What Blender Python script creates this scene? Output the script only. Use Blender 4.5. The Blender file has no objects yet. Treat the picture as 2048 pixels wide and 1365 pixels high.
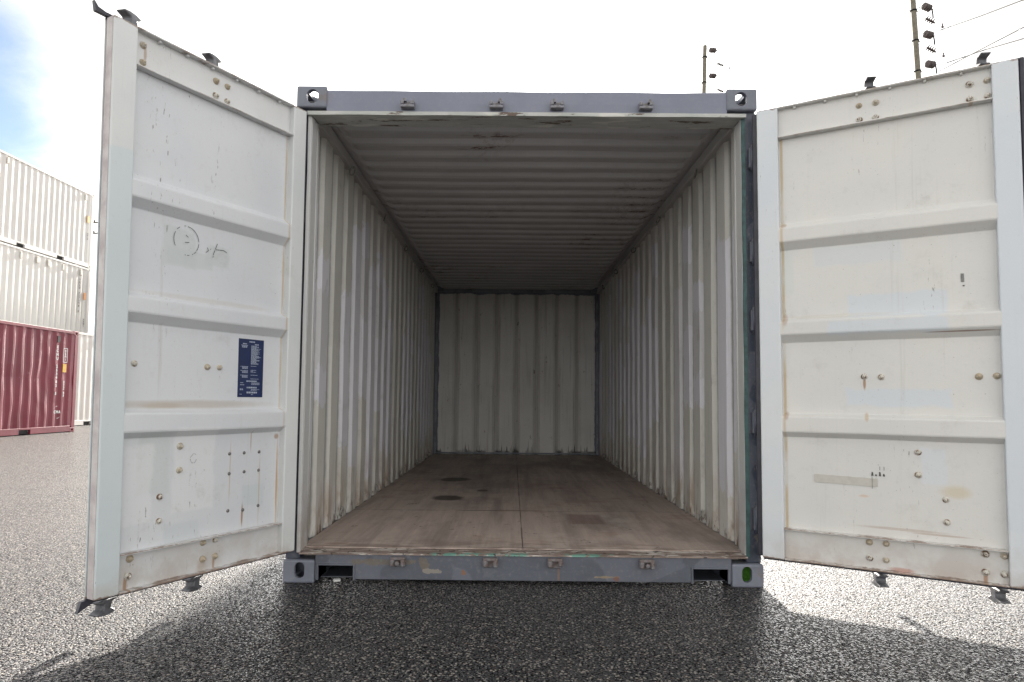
import bpy, bmesh, math, random
from mathutils import Vector, Matrix, noise as mnoise

random.seed(7)
S = bpy.context.scene
COL = S.collection

# ------------------------------------------------------------------ camera, sky, sun
cam_d = bpy.data.cameras.new("camera")
cam = bpy.data.objects.new("camera", cam_d)
COL.objects.link(cam)
cam_d.sensor_width = 36.0
cam_d.lens = 1306.27 / 2048 * 36.0
cam_d.shift_x = 5.02 / 2048
cam_d.shift_y = 37.33 / 2048
cam_d.clip_start = 0.05
cam_d.clip_end = 5000
YAW, PITCH, ROLL = 0.0045, 0.0604, -0.0091
_R = (Matrix.Rotation(YAW, 3, 'Z') @ Matrix.Rotation(PITCH, 3, 'X') @ Matrix.Rotation(ROLL, 3, 'Y'))
_M = (_R @ Matrix(((1, 0, 0), (0, 0, -1), (0, 1, 0)))).to_4x4()
_M.translation = Vector((-0.0627, -3.3632, 0.9407))
cam.matrix_world = _M
S.camera = cam

SUN_EL = math.radians(21.0)
SUN_AZ = math.radians(2.5)            # almost straight behind the container
SUN_DIR = Vector((math.sin(SUN_AZ) * math.cos(SUN_EL), math.cos(SUN_AZ) * math.cos(SUN_EL), math.sin(SUN_EL)))
sun_d = bpy.data.lights.new("sun", 'SUN')
sun_d.energy = 5.0
sun_d.angle = math.radians(2.2)       # veiled by thin cloud
sun_d.color = (1.0, 0.93, 0.84)
sun = bpy.data.objects.new("sun", sun_d)
COL.objects.link(sun)
sun.rotation_euler = (-SUN_DIR).to_track_quat('-Z', 'Y').to_euler()
sun.location = (10, 30, 30)

S.view_settings.view_transform = 'Standard'
S.view_settings.look = 'None'
S.view_settings.exposure = 1.9
S.view_settings.gamma = 1.0
S.view_settings.use_curve_mapping = False
S.render.engine = 'CYCLES'
S.cycles.max_bounces = 10
S.cycles.diffuse_bounces = 6
S.cycles.glossy_bounces = 4
S.cycles.sample_clamp_indirect = 8.0
S.cycles.use_denoising = True
try:
    S.cycles.denoiser = 'OPENIMAGEDENOISE'
    S.cycles.denoising_prefilter = 'ACCURATE'
except Exception:
    pass


# ------------------------------------------------------------------ node helper
class G:
    """small wrapper that wires shader nodes"""
    def __init__(s, nt):
        s.nt = nt

    def n(s, t, **kw):
        nd = s.nt.nodes.new(t)
        for k, v in kw.items():
            setattr(nd, k, v)
        return nd

    def put(s, sock, v):
        if isinstance(v, bpy.types.NodeSocket):
            s.nt.links.new(v, sock)
        elif v is not None:
            if isinstance(v, (tuple, list)) and len(v) == 3 and sock.type == 'RGBA':
                v = (*v, 1)
            sock.default_value = v

    def m(s, op, a, b=0.0, c=None, clamp=False):
        nd = s.n('ShaderNodeMath', operation=op, use_clamp=clamp)
        s.put(nd.inputs[0], a)
        s.put(nd.inputs[1], b)
        if c is not None:
            s.put(nd.inputs[2], c)
        return nd.outputs[0]

    def mul(s, a, b): return s.m('MULTIPLY', a, b)
    def add(s, a, b): return s.m('ADD', a, b)
    def sub(s, a, b): return s.m('SUBTRACT', a, b)
    def mx(s, a, b): return s.m('MAXIMUM', a, b)

    def mix(s, f, a, b, mode='MIX'):
        nd = s.n('ShaderNodeMix', data_type='RGBA', blend_type=mode)
        s.put(nd.inputs[0], f)
        s.put(nd.inputs[6], a)
        s.put(nd.inputs[7], b)
        return nd.outputs[2]

    def step(s, x, lo, hi, a=0.0, b=1.0, smooth=True):
        nd = s.n('ShaderNodeMapRange', interpolation_type='SMOOTHSTEP' if smooth else 'LINEAR')
        s.put(nd.inputs[0], x)
        for i, v in enumerate((lo, hi, a, b)):
            s.put(nd.inputs[1 + i], v)
        return nd.outputs[0]

    def obj(s):
        return s.n('ShaderNodeTexCoord').outputs['Object']

    def gen(s):
        return s.n('ShaderNodeTexCoord').outputs['Generated']

    def sc(s, v, k, off=(0, 0, 0)):
        nd = s.n('ShaderNodeMapping')
        s.put(nd.inputs[0], v)
        nd.inputs['Scale'].default_value = k if isinstance(k, (tuple, list)) else (k, k, k)
        nd.inputs['Location'].default_value = off
        return nd.outputs[0]

    def noise(s, v, scale=5, det=4, rough=.55, dist=0.0):
        nd = s.n('ShaderNodeTexNoise')
        s.put(nd.inputs['Vector'], v)
        nd.inputs['Scale'].default_value = scale
        nd.inputs['Detail'].default_value = det
        nd.inputs['Roughness'].default_value = rough
        nd.inputs['Distortion'].default_value = dist
        return nd.outputs[0]

    def white(s, v, dim='3D'):
        nd = s.n('ShaderNodeTexWhiteNoise', noise_dimensions=dim)
        s.put(nd.inputs['W' if dim == '1D' else 'Vector'], v)
        return nd.outputs[0]

    def vor(s, v, scale, feature='F1', rnd=1.0):
        nd = s.n('ShaderNodeTexVoronoi', feature=feature)
        s.put(nd.inputs['Vector'], v)
        nd.inputs['Scale'].default_value = scale
        nd.inputs['Randomness'].default_value = rnd
        return nd

    def sep(s, v):
        nd = s.n('ShaderNodeSeparateXYZ')
        s.put(nd.inputs[0], v)
        return nd.outputs

    def comb(s, x, y, z):
        nd = s.n('ShaderNodeCombineXYZ')
        for i, q in enumerate((x, y, z)):
            s.put(nd.inputs[i], q)
        return nd.outputs[0]

    def box(s, x, z, cx, cz, hw, hh, edge=.012, wob=None):
        """1 inside a rectangle centred (cx, cz), 0 outside, soft hand-brushed edge"""
        dx = s.sub(s.m('ABSOLUTE', s.sub(x, cx)), hw)
        dz = s.sub(s.m('ABSOLUTE', s.sub(z, cz)), hh)
        d = s.mx(dx, dz)
        if wob is not None:
            d = s.add(d, wob)
        return s.step(d, -edge, edge, 1.0, 0.0)

    def ell(s, x, z, cx, cz, rx, rz, soft=.3, wob=None):
        a = s.m('DIVIDE', s.sub(x, cx), rx)
        b = s.m('DIVIDE', s.sub(z, cz), rz)
        d = s.m('SQRT', s.add(s.mul(a, a), s.mul(b, b)))
        if wob is not None:
            d = s.add(d, wob)
        return s.step(d, 1 - soft, 1 + soft, 1.0, 0.0)

    def bump(s, h, dist=.003, strength=.5):
        nd = s.n('ShaderNodeBump')
        nd.inputs['Strength'].default_value = strength
        nd.inputs['Distance'].default_value = dist
        s.put(nd.inputs['Height'], h)
        return nd.outputs[0]


def material(name):
    m = bpy.data.materials.new(name)
    m.use_nodes = True
    g = G(m.node_tree)
    p = m.node_tree.nodes['Principled BSDF']
    return m, g, p


# ------------------------------------------------------------------ world: Nishita sky with thin bright cloud
world = bpy.data.worlds.new("World")
S.world = world
world.use_nodes = True
wt = world.node_tree
wt.nodes.clear()
w = G(wt)
sky = w.n('ShaderNodeTexSky', sky_type='NISHITA')
sky.sun_disc = False
sky.sun_elevation = SUN_EL
sky.sun_rotation = SUN_AZ
sky.air_density = 1.0
sky.dust_density = 0.6
sky.ozone_density = 1.5
SKY_K = 0.05
EXPO = 2.0 ** -1.9                     # the photograph is exposed for the shade
d = w.gen()
dot = w.n('ShaderNodeVectorMath', operation='DOT_PRODUCT')
w.put(dot.inputs[0], d)
dot.inputs[1].default_value = SUN_DIR
ct = w.m('MAXIMUM', dot.outputs['Value'], 0.0)
glow = w.add(w.mul(w.m('POWER', ct, 13.0), 3.6), w.mul(w.m('POWER', ct, 60.0), 10.0))
sx, sy, sz = w.sep(d)
# clouds stretched over a high layer
hz = w.m('MAXIMUM', sz, 0.06)
cl = w.comb(w.m('DIVIDE', sx, w.add(hz, .25)), w.m('DIVIDE', sy, w.add(hz, .25)), 0.0)
cn = w.noise(cl, 2.1, 7, .58, .35)
cn2 = w.noise(cl, 6.0, 6, .6, .2)
cover = w.step(w.add(cn, w.mul(w.sub(cn2, .5), .25)), .16, .40)
# a break in the cloud, out to the side of the stacked containers
_ba, _be = math.radians(-47), math.radians(18)
BL = Vector((math.sin(_ba) * math.cos(_be), math.cos(_ba) * math.cos(_be), math.sin(_be)))
bd = w.n('ShaderNodeVectorMath', operation='DOT_PRODUCT')
w.put(bd.inputs[0], d)
bd.inputs[1].default_value = BL
brk = w.step(w.add(bd.outputs['Value'], w.mul(w.sub(cn2, .5), .020)), .970, .993)
cover = w.mul(w.mx(cover, w.step(glow, 1.2, 3.0)), w.sub(1.0, w.mul(brk, .96)))
low = w.m('POWER', w.m('SUBTRACT', 1.0, w.m('MAXIMUM', sz, 0.0), clamp=True), 4.0)
lum = w.add(w.add(w.mul(w.add(.82, w.mul(cn2, .5)), .96), w.mul(low, 2.4)), glow)
ccol = w.n('ShaderNodeVectorMath', operation='SCALE')
ccol.inputs[0].default_value = (1.0, 0.985, 0.965)
w.put(ccol.inputs['Scale'], w.mul(lum, EXPO / SKY_K))
skyc = w.mix(cover, sky.outputs[0], ccol.outputs[0])
bg = w.n('ShaderNodeBackground')
w.put(bg.inputs[0], skyc)
bg.inputs[1].default_value = SKY_K
out = w.n('ShaderNodeOutputWorld')
wt.links.new(bg.outputs[0], out.inputs[0])
world.cycles.sampling_method = 'AUTOMATIC'


# ------------------------------------------------------------------ mesh helpers
class MB:
    """collects shapes into one bmesh, several material slots"""
    def __init__(s):
        s.bm = bmesh.new()

    def _take(s, t, mi=0, smooth=False):
        me = bpy.data.meshes.new("tmp")
        for f in t.faces:
            f.material_index = mi
            f.smooth = smooth
        t.to_mesh(me)
        t.free()
        s.bm.from_mesh(me)
        bpy.data.meshes.remove(me)

    def box(s, x0, x1, y0, y1, z0, z1, bev=0.0, mi=0, seg=1):
        t = bmesh.new()
        bmesh.ops.create_cube(t, size=1.0)
        for v in t.verts:
            v.co = Vector(((x0 + x1) / 2 + v.co.x * (x1 - x0), (y0 + y1) / 2 + v.co.y * (y1 - y0), (z0 + z1) / 2 + v.co.z * (z1 - z0)))
        if bev > 0:
            bmesh.ops.bevel(t, geom=list(t.edges), offset=bev, segments=seg, affect='EDGES', profile=.5)
        s._take(t, mi)

    def prism(s, pts, axis, a0, a1, mi=0, bev=0.0, cuts=0):
        """polygon pts extruded along axis (0 x, 1 y, 2 z) from a0 to a1"""
        t = bmesh.new()
        def P(p, a):
            return Vector((a, p[0], p[1])) if axis == 0 else Vector((p[0], a, p[1])) if axis == 1 else Vector((p[0], p[1], a))
        lays = [[t.verts.new(P(p, a0 + (a1 - a0) * k / (cuts + 1))) for p in pts] for k in range(cuts + 2)]
        n = len(pts)
        for A, B in zip(lays, lays[1:]):
            for i in range(n):
                t.faces.new((A[i], A[(i + 1) % n], B[(i + 1) % n], B[i]))
        t.faces.new(lays[0][::-1])
        t.faces.new(lays[-1])
        bmesh.ops.recalc_face_normals(t, faces=list(t.faces))
        if bev > 0:
            bmesh.ops.bevel(t, geom=[e for e in t.edges if e.calc_face_angle(0) > .5], offset=bev, segments=1, affect='EDGES')
        s._take(t, mi)

    def tube(s, pts, r, seg=10, mi=0, smooth=True, r2=None):
        t = bmesh.new()
        pts = [Vector(p) for p in pts]
        rings = []
        for i, p in enumerate(pts):
            dd = (pts[min(i + 1, len(pts) - 1)] - pts[max(i - 1, 0)]).normalized()
            a = dd.orthogonal().normalized() if i == 0 else (rings_a - dd * rings_a.dot(dd)).normalized()
            rings_a = a
            b = dd.cross(a)
            rr = r if r2 is None else r + (r2 - r) * i / (len(pts) - 1)
            rings.append([t.verts.new(p + (a * math.cos(2 * math.pi * k / seg) + b * math.sin(2 * math.pi * k / seg)) * rr) for k in range(seg)])
        for A, B in zip(rings, rings[1:]):
            for k in range(seg):
                t.faces.new((A[k], A[(k + 1) % seg], B[(k + 1) % seg], B[k]))
        t.faces.new(rings[0][::-1])
        t.faces.new(rings[-1])
        s._take(t, mi, smooth)

    def lathe(s, prof, seg=14, axis='Z', mi=0, smooth=True):
        t = bmesh.new()
        rings = []
        for r, h in prof:
            ring = []
            for k in range(seg):
                a = 2 * math.pi * k / seg
                c, sn = r * math.cos(a), r * math.sin(a)
                ring.append(t.verts.new((c, sn, h) if axis == 'Z' else (c, h, sn) if axis == 'Y' else (h, c, sn)))
            rings.append(ring)
        for A, B in zip(rings, rings[1:]):
            for k in range(seg):
                t.faces.new((A[k], A[(k + 1) % seg], B[(k + 1) % seg], B[k]))
        t.faces.new(rings[0][::-1])
        t.faces.new(rings[-1])
        bmesh.ops.recalc_face_normals(t, faces=list(t.faces))
        s._take(t, mi, smooth)

    def grid(s, rows, mi=0, smooth=False):
        """rows of points, equal length, stitched to a sheet"""
        t = bmesh.new()
        V = [[t.verts.new(p) for p in r] for r in rows]
        for A, B in zip(V, V[1:]):
            for i in range(len(A) - 1):
                t.faces.new((A[i], A[i + 1], B[i + 1], B[i]))
        s._take(t, mi, smooth)

    def quad(s, pts, mi=0):
        vs = [s.bm.verts.new(p) for p in pts]
        f = s.bm.faces.new(vs)
        f.material_index = mi

    def mesh_of(s, me, mat4, mi=0):
        t = bmesh.new()
        t.from_mesh(me)
        t.transform(mat4)
        s._take(t, mi)

    def warp(s, fn):
        for v in s.bm.verts:
            v.co = fn(v.co)

    def build(s, name, mats, parent=None, loc=None, recalc=True):
        if recalc:
            bmesh.ops.recalc_face_normals(s.bm, faces=list(s.bm.faces))
        me = bpy.data.meshes.new(name)
        s.bm.to_mesh(me)
        s.bm.free()
        for m in (mats if isinstance(mats, (list, tuple)) else [mats]):
            me.materials.append(m)
        return link(name, me, parent, loc)


def link(name, me, parent=None, loc=None):
    o = bpy.data.objects.new(name, me)
    COL.objects.link(o)
    if parent is not None:
        o.parent = parent
    if loc is not None:
        o.location = loc
    return o


def empty(name, loc=(0, 0, 0), rz=0.0, parent=None):
    o = link(name, None, parent, loc)
    o.rotation_euler.z = rz
    o.empty_display_size = .3
    return o


def tag(o, label=None, cat=None, group=None, kind=None):
    if label: o['label'] = label
    if cat: o['category'] = cat
    if group: o['group'] = group
    if kind: o['kind'] = kind
    return o


def solid(o, t, offset=-1.0, mo=0):
    md = o.modifiers.new("thickness", 'SOLIDIFY')
    md.thickness = t
    md.offset = offset
    md.material_offset = mo
    md.material_offset_rim = mo
    return o


def copy_tree(o, parent=None):
    c = o.copy()
    COL.objects.link(c)
    c.parent = parent
    for ch in list(o.children):
        copy_tree(ch, c)
    return c


def text_mesh(body, size=1.0, align='CENTER', bold=0.0):
    cu = bpy.data.curves.new("txt", 'FONT')
    cu.body = body
    cu.size = size
    cu.align_x = align
    cu.align_y = 'CENTER'
    cu.offset = bold
    cu.resolution_u = 3
    o = bpy.data.objects.new("txt", cu)
    COL.objects.link(o)
    dg = bpy.context.evaluated_depsgraph_get()
    me = bpy.data.meshes.new_from_object(o.evaluated_get(dg))
    bpy.data.objects.remove(o)
    bpy.data.curves.remove(cu)
    return me


def boolean(base_bm, cutters):
    """base minus cutters (bmeshes) -> mesh"""
    def ob(b):
        me = bpy.data.meshes.new("b")
        b.to_mesh(me)
        b.free()
        o = bpy.data.objects.new("b", me)
        COL.objects.link(o)
        return o
    bo = ob(base_bm)
    cs = [ob(c) for c in cutters]
    for c in cs:
        md = bo.modifiers.new("cut", 'BOOLEAN')
        md.operation = 'DIFFERENCE'
        md.solver = 'EXACT'
        md.object = c
    dg = bpy.context.evaluated_depsgraph_get()
    me = bpy.data.meshes.new_from_object(bo.evaluated_get(dg))
    for o in [bo] + cs:
        m = o.data
        bpy.data.objects.remove(o)
        bpy.data.meshes.remove(m)
    return me


def pnoise(x, y, z):
    return mnoise.noise(Vector((x, y, z)))


# ------------------------------------------------------------------ materials
def paint_white(name, base=(.66, .67, .67), alt=(.62, .655, .69), dirt=.5, rust=.5, streak=.5, patches=(), stains=(), grime_z=None, rough=.42, flip=1.0, caulk=None, edge=()):
    """old white container paint: mottled, streaked, specked with rust; patches = brushed touch-ups (cx, cz, hw, hh, colour)"""
    m, g, p = material(name)
    v = g.obj()
    x, y, z = g.sep(v)
    big = g.noise(v, 1.7, 4, .6)
    fine = g.noise(v, 38, 3, .6)
    col = g.mix(g.step(big, .35, .68), base, alt)
    wob = g.mul(g.sub(g.noise(v, 9, 3), .5), .045)
    for cx, cz, hw, hh, c in patches:
        col = g.mix(g.mul(g.box(x, z, cx * flip, cz, hw, hh, (.01), wob), .62), col, c)
    # run-down streaks
    st = g.noise(g.sc(v, (34, 34, 1.1)), 1.0, 4, .65)
    st2 = g.noise(g.sc(v, (9, 9, .8)), 1.0, 3, .6)
    col = g.mix(g.mul(g.mul(g.step(st, .56, .78), g.step(st2, .4, .65)), .30 * streak), col, (.36, .34, .30))
    fl = g.noise(g.sc(v, (110, 110, 16)), 1.0, 3, .65)
    fz = g.step(g.noise(g.sc(v, (5, 5, 1.2), (1.7, 0, 3.3)), 1.0, 2), .56, .66)
    col = g.mix(g.mul(g.mul(g.step(fl, .64, .69), fz), .75 * min(1.0, streak)), col, (.13, .12, .115))
    # grey scuffs and dust
    sc = g.noise(v, 5.5, 8, .72)
    col = g.mix(g.mul(g.step(sc, .56, .76), .30 * dirt), col, (.34, .325, .30))
    col = g.mix(g.mul(g.step(fine, .55, .8), .14 * dirt), col, (.40, .39, .37))
    if grime_z:
        for z0, z1, k, c in grime_z:
            col = g.mix(g.mul(g.mul(g.step(z, z0, z1, 1.0, 0.0), g.step(g.noise(v, 7, 5, .65), .3, .65)), k), col, c)
    if caulk:
        for cx, hw in caulk:
            mk = g.mul(g.box(x, z, cx * flip, 1.3, hw, 1.1, .004, g.mul(wob, .1)), g.step(g.noise(g.sc(v, (3, 3, 2.2)), 1.0, 4), .38, .56))
            col = g.mix(g.mul(mk, .75), col, (.50, .36, .17))
    for cx, cz, rx, rz, c, k in stains:
        col = g.mix(g.mul(g.ell(x, z, cx * flip, cz, rx, rz, .45, g.mul(wob, 14)), k), col, c)
    for cz, hh in edge:
        d_ = g.m('ABSOLUTE', g.sub(z, cz))
        en = g.noise(g.sc(v, (11, 11, 26)), 1.0, 6, .72)
        em = g.step(g.add(g.m('DIVIDE', d_, hh), g.mul(g.sub(en, .5), 3.6)), .1, .55, 1.0, 0.0)
        col = g.mix(g.mul(em, .8), col, g.mix(en, (.09, .045, .03), (.34, .22, .14)))
    # rust specks with small runs
    rs = g.noise(g.sc(v, (1, 1, .6)), 46, 3, .7)
    rm = g.mul(g.step(rs, .765 - .05 * rust, .80 - .05 * rust), g.step(g.noise(v, 2.3, 3), .48, .6))
    col = g.mix(g.mul(rm, .85), col, (.115, .055, .03))
    ds = g.noise(v, 120, 2, .5)
    col = g.mix(g.mul(g.step(ds, .73, .77), .45 * dirt), col, (.12, .105, .095))
    g.put(p.inputs['Base Color'], col)
    g.put(p.inputs['Roughness'], g.add(rough, g.mul(g.sub(sc, .5), .35)))
    h = g.add(g.mul(g.noise(v, 90, 3, .6), .5), g.mul(g.noise(v, 14, 3), 1.0))
    g.put(p.inputs['Normal'], g.bump(h, .0016, .5))
    return m


def paint_steel(name, base=(.19, .20, .265), alt=(.165, .18, .225), wear=.5, rough=.45, scuffs=()):
    """grey-blue exterior container paint with scuffs to primer, rust and chips"""
    m, g, p = material(name)
    v = g.obj()
    col = g.mix(g.step(g.noise(v, 2.6, 4, .6), .38, .64), base, alt)
    patch = g.step(g.noise(v, 3.1, 2, .4, .4), .555, .57)
    col = g.mix(g.mul(patch, .22), col, (.225, .235, .285))
    scr = g.noise(g.sc(v, (4, 4, 26)), 1.6, 6, .7)
    col = g.mix(g.mul(g.step(scr, .62, .8), .5 * wear), col, (.36, .34, .31))
    worn = g.mul(g.step(g.noise(v, 7, 8, .68), .60, .635), g.step(g.noise(v, 1.4, 3), .46, .6))
    col = g.mix(g.mul(worn, wear), col, (.17, .135, .105))
    rs = g.mul(g.step(g.noise(v, 21, 5, .7), .655, .70), g.step(g.noise(v, 2.2, 3), .42, .62))
    col = g.mix(g.mul(rs, min(1, wear * 1.3)), col, (.16, .07, .035))
    if scuffs:
        x, y, z = g.sep(v)
        sw = g.mul(g.sub(g.noise(g.sc(v, (1, 1, .6)), 26, 6, .7), .5), 3.2)
        for cx, cz, rx, rz, c in scuffs:
            col = g.mix(g.mul(g.ell(x, z, cx, cz, rx, rz, .05, sw), .8), col, c)
    chip = g.mul(g.step(g.noise(g.sc(v, (1, 1, 1), (3, 7, 1)), 16, 4, .6), .71, .73), .6 * wear)
    col = g.mix(chip, col, (.12, .29, .22))
    dust = g.noise(v, 55, 3, .6)
    col = g.mix(g.mul(g.step(dust, .5, .8), .18), col, (.33, .32, .31))
    g.put(p.inputs['Base Color'], col)
    g.put(p.inputs['Roughness'], g.add(rough, g.mul(g.sub(dust, .5), .3)))
    h = g.add(g.noise(v, 60, 3, .6), g.mul(g.noise(v, 6, 3), 1.6))
    g.put(p.inputs['Normal'], g.bump(h, .002, .45))
    return m


def plain(name, col, rough=.6, metal=0.0, var=.35, scale=12, bump=.0, alt=None):
    m, g, p = material(name)
    v = g.obj()
    nn = g.noise(v, scale, 5, .65)
    dark = tuple(c * (1 - var) for c in col) if alt is None else alt
    g.put(p.inputs['Base Color'], g.mix(g.step(nn, .35, .7), col, dark))
    g.put(p.inputs['Roughness'], g.add(rough, g.mul(g.sub(nn, .5), .25)))
    p.inputs['Metallic'].default_value = metal
    if bump:
        g.put(p.inputs['Normal'], g.bump(g.noise(v, scale * 4, 3), bump, .6))
    return m


BLUISH = (.58, .64, .70)
PALE = (.73, .745, .75)
GREYG = (.52, .56, .56)


def make_asphalt():
    m, g, p = material("wet_asphalt")
    v = g.obj()
    jit = g.n('ShaderNodeVectorMath', operation='ADD')
    g.put(jit.inputs[0], v)
    nz = g.n('ShaderNodeTexNoise')
    g.put(nz.inputs['Vector'], v)
    nz.inputs['Scale'].default_value = 60
    scl = g.n('ShaderNodeVectorMath', operation='SCALE')
    g.put(scl.inputs[0], nz.outputs['Color'])
    scl.inputs['Scale'].default_value = .008
    g.put(jit.inputs[1], scl.outputs[0])
    vj = jit.outputs[0]
    a = g.vor(vj, 110)
    b = g.vor(vj, 225)
    big = g.noise(v, .9, 5, .6)
    rnd = g.white(a.outputs['Position'])
    rnd2 = g.white(b.outputs['Position'])
    rnd3 = g.white(g.sc(a.outputs['Position'], 1.0, (3.7, 1.9, 5.1)))
    col = g.mix(g.step(rnd, 0, 1, smooth=False), (.007, .008, .010), (.028, .029, .033))
    tan = g.step(rnd, .87, .90)
    col = g.mix(tan, col, g.mix(rnd2, (.16, .135, .11), (.36, .34, .31)))
    light = g.step(rnd2, .94, .955)
    col = g.mix(g.mul(light, .9), col, (.34, .33, .31))
    rusty = g.step(rnd2, .02, .035, 1, 0)
    col = g.mix(g.mul(rusty, .7), col, (.16, .075, .04))
    gap = g.step(a.outputs['Distance'], .42, .72)
    col = g.mix(g.mul(gap, .85), col, (.008, .008, .010))
    # patches where the binder has worn off the chips
    col = g.mix(g.mul(g.step(big, .42, .68), .35), col, g.mix(.6, col, (.085, .083, .08)))
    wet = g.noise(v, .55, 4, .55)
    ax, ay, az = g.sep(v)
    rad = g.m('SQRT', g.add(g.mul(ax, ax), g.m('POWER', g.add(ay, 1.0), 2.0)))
    yard_glare = g.step(g.add(rad, g.mul(g.sub(wet, .5), 2.5)), 1.9, 4.5)       # open yard lightened in the colour to stand for sun glare
    col = g.mix(g.mul(yard_glare, .85), col, g.mix(.5, g.mix(1.0, col, (2.2, 2.12, 2.08), 'MULTIPLY'), (.072, .068, .066)))
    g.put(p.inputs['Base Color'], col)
    g.put(p.inputs['Roughness'], g.add(.60, g.mul(rnd, .2)))
    g.put(p.inputs['Specular IOR Level'], g.mul(g.sub(1.0, gap), .75))
    p.inputs['IOR'].default_value = 1.45
    hgt = g.add(g.mul(g.step(a.outputs['Distance'], .1, .75, 1.0, 0.0), 1.2), g.mul(g.step(b.outputs['Distance'], .1, .8, 1.0, 0.0), .5))
    hgt = g.add(hgt, g.mul(rnd, .8))
    hgt = g.add(hgt, g.add(g.mul(g.noise(v, 38, 3, .6), 2.0), g.mul(g.noise(v, 12, 3, .6), 3.2)))
    g.put(p.inputs['Normal'], g.bump(hgt, .0046, .60))
    film = g.mul(g.sub(1.0, g.mul(gap, .9)), g.step(rnd3, .35, .8, .03, 1.0))
    film = g.mul(film, g.step(g.add(wet, g.mul(big, .4)), .40, .75, .72, 1.0))
    g.put(p.inputs['Coat Weight'], film)
    p.inputs['Coat IOR'].default_value = 1.55
    g.put(p.inputs['Coat Roughness'], g.step(wet, .3, .7, .09, .18))
    g.put(p.inputs['Coat Normal'], g.bump(hgt, .0046, .26))
    return m


def make_wall_interior(side):
    """inside of a side wall: each corrugation was touched up with a different white"""
    m, g, p = material("interior_wall_paint")
    v = g.obj()
    x, y, z = g.sep(v)
    idx = g.m('FLOOR', g.add(g.m('DIVIDE', g.sub(y, .175 if side == 0 else .19), .265), .5))
    r1 = g.white(g.add(idx, 13.3 + side), '1D')
    r2 = g.white(g.add(idx, 71.7 + side), '1D')
    r3 = g.white(g.add(idx, 37.1 + side), '1D')
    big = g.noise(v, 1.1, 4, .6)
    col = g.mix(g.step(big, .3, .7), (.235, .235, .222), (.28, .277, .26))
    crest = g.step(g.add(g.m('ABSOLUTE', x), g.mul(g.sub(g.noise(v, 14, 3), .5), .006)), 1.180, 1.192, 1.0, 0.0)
    col = g.mix(crest, col, g.mix(g.step(big, .35, .65), (.585, .58, .535), (.63, .62, .585)))  # crests keep touch-up white; the grey recesses also carry rib shade in the colour
    wob = g.mul(g.sub(g.noise(g.sc(v, (1, 1, .5)), 17, 5, .65), .5), .26)
    # lavender white band between two ragged heights
    lo = g.add(g.step(r1, 0, 1, .3, .95, False), wob)
    hi = g.add(g.step(r2, 0, 1, 1.5, 2.35, False), wob)
    band = g.mul(g.step(g.sub(z, lo), -.006, .006), g.step(g.sub(hi, z), -.006, .006))
    band = g.mul(band, g.step(r3, .22, .24))
    col = g.mix(g.mul(g.mul(band, crest), .88), col, (.70, .70, .75))
    lo2 = g.add(g.step(r2, 0, 1, .9, 1.6, False), wob)
    band2 = g.mul(g.mul(g.step(g.sub(z, lo2), -.006, .006), g.step(g.sub(g.add(lo2, .45), z), -.006, .006)), g.step(r1, .6, .62))
    col = g.mix(g.mul(g.mul(band2, crest), .45), col, (.50, .495, .455))
    st = g.noise(g.sc(v, (30, 30, 1.2)), 1.0, 4, .65)
    col = g.mix(g.mul(g.step(st, .55, .78), .35), col, (.30, .29, .26))
    sc = g.noise(v, 6, 8, .72)
    col = g.mix(g.mul(g.step(sc, .54, .75), .42), col, (.29, .27, .24))
    # damp and rust along the foot of the wall
    foot = g.mul(g.step(z, .2, .62, 1.0, 0.0), g.step(g.noise(g.sc(v, (9, 9, 2.5)), 1.0, 5, .7), .42, .68))
    col = g.mix(g.mul(foot, .75), col, (.30, .21, .14))
    foot2 = g.mul(g.step(z, .17, .29, 1.0, 0.0), g.step(g.noise(g.sc(v, (22, 22, 9)), 1.0, 4, .7), .5, .6))
    col = g.mix(g.mul(foot2, .85), col, (.12, .06, .035))
    rs = g.mul(g.step(g.noise(g.sc(v, (1, 1, .5)), 40, 3, .7), .70, .74), g.step(g.noise(v, 2.5, 3), .45, .6))
    col = g.mix(g.mul(rs, .85), col, (.11, .055, .03))
    scr = g.step(g.noise(g.sc(v, (60, 60, 5)), 1.0, 3, .6, .8), .71, .74)
    col = g.mix(g.mul(scr, .5), col, (.16, .14, .12))
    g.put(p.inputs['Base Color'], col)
    g.put(p.inputs['Roughness'], g.add(.45, g.mul(g.sub(sc, .5), .4)))
    g.put(p.inputs['Normal'], g.bump(g.add(g.noise(v, 70, 3, .6), g.mul(g.noise(v, 9, 3), 2.0)), .002, .5))
    return m


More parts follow.
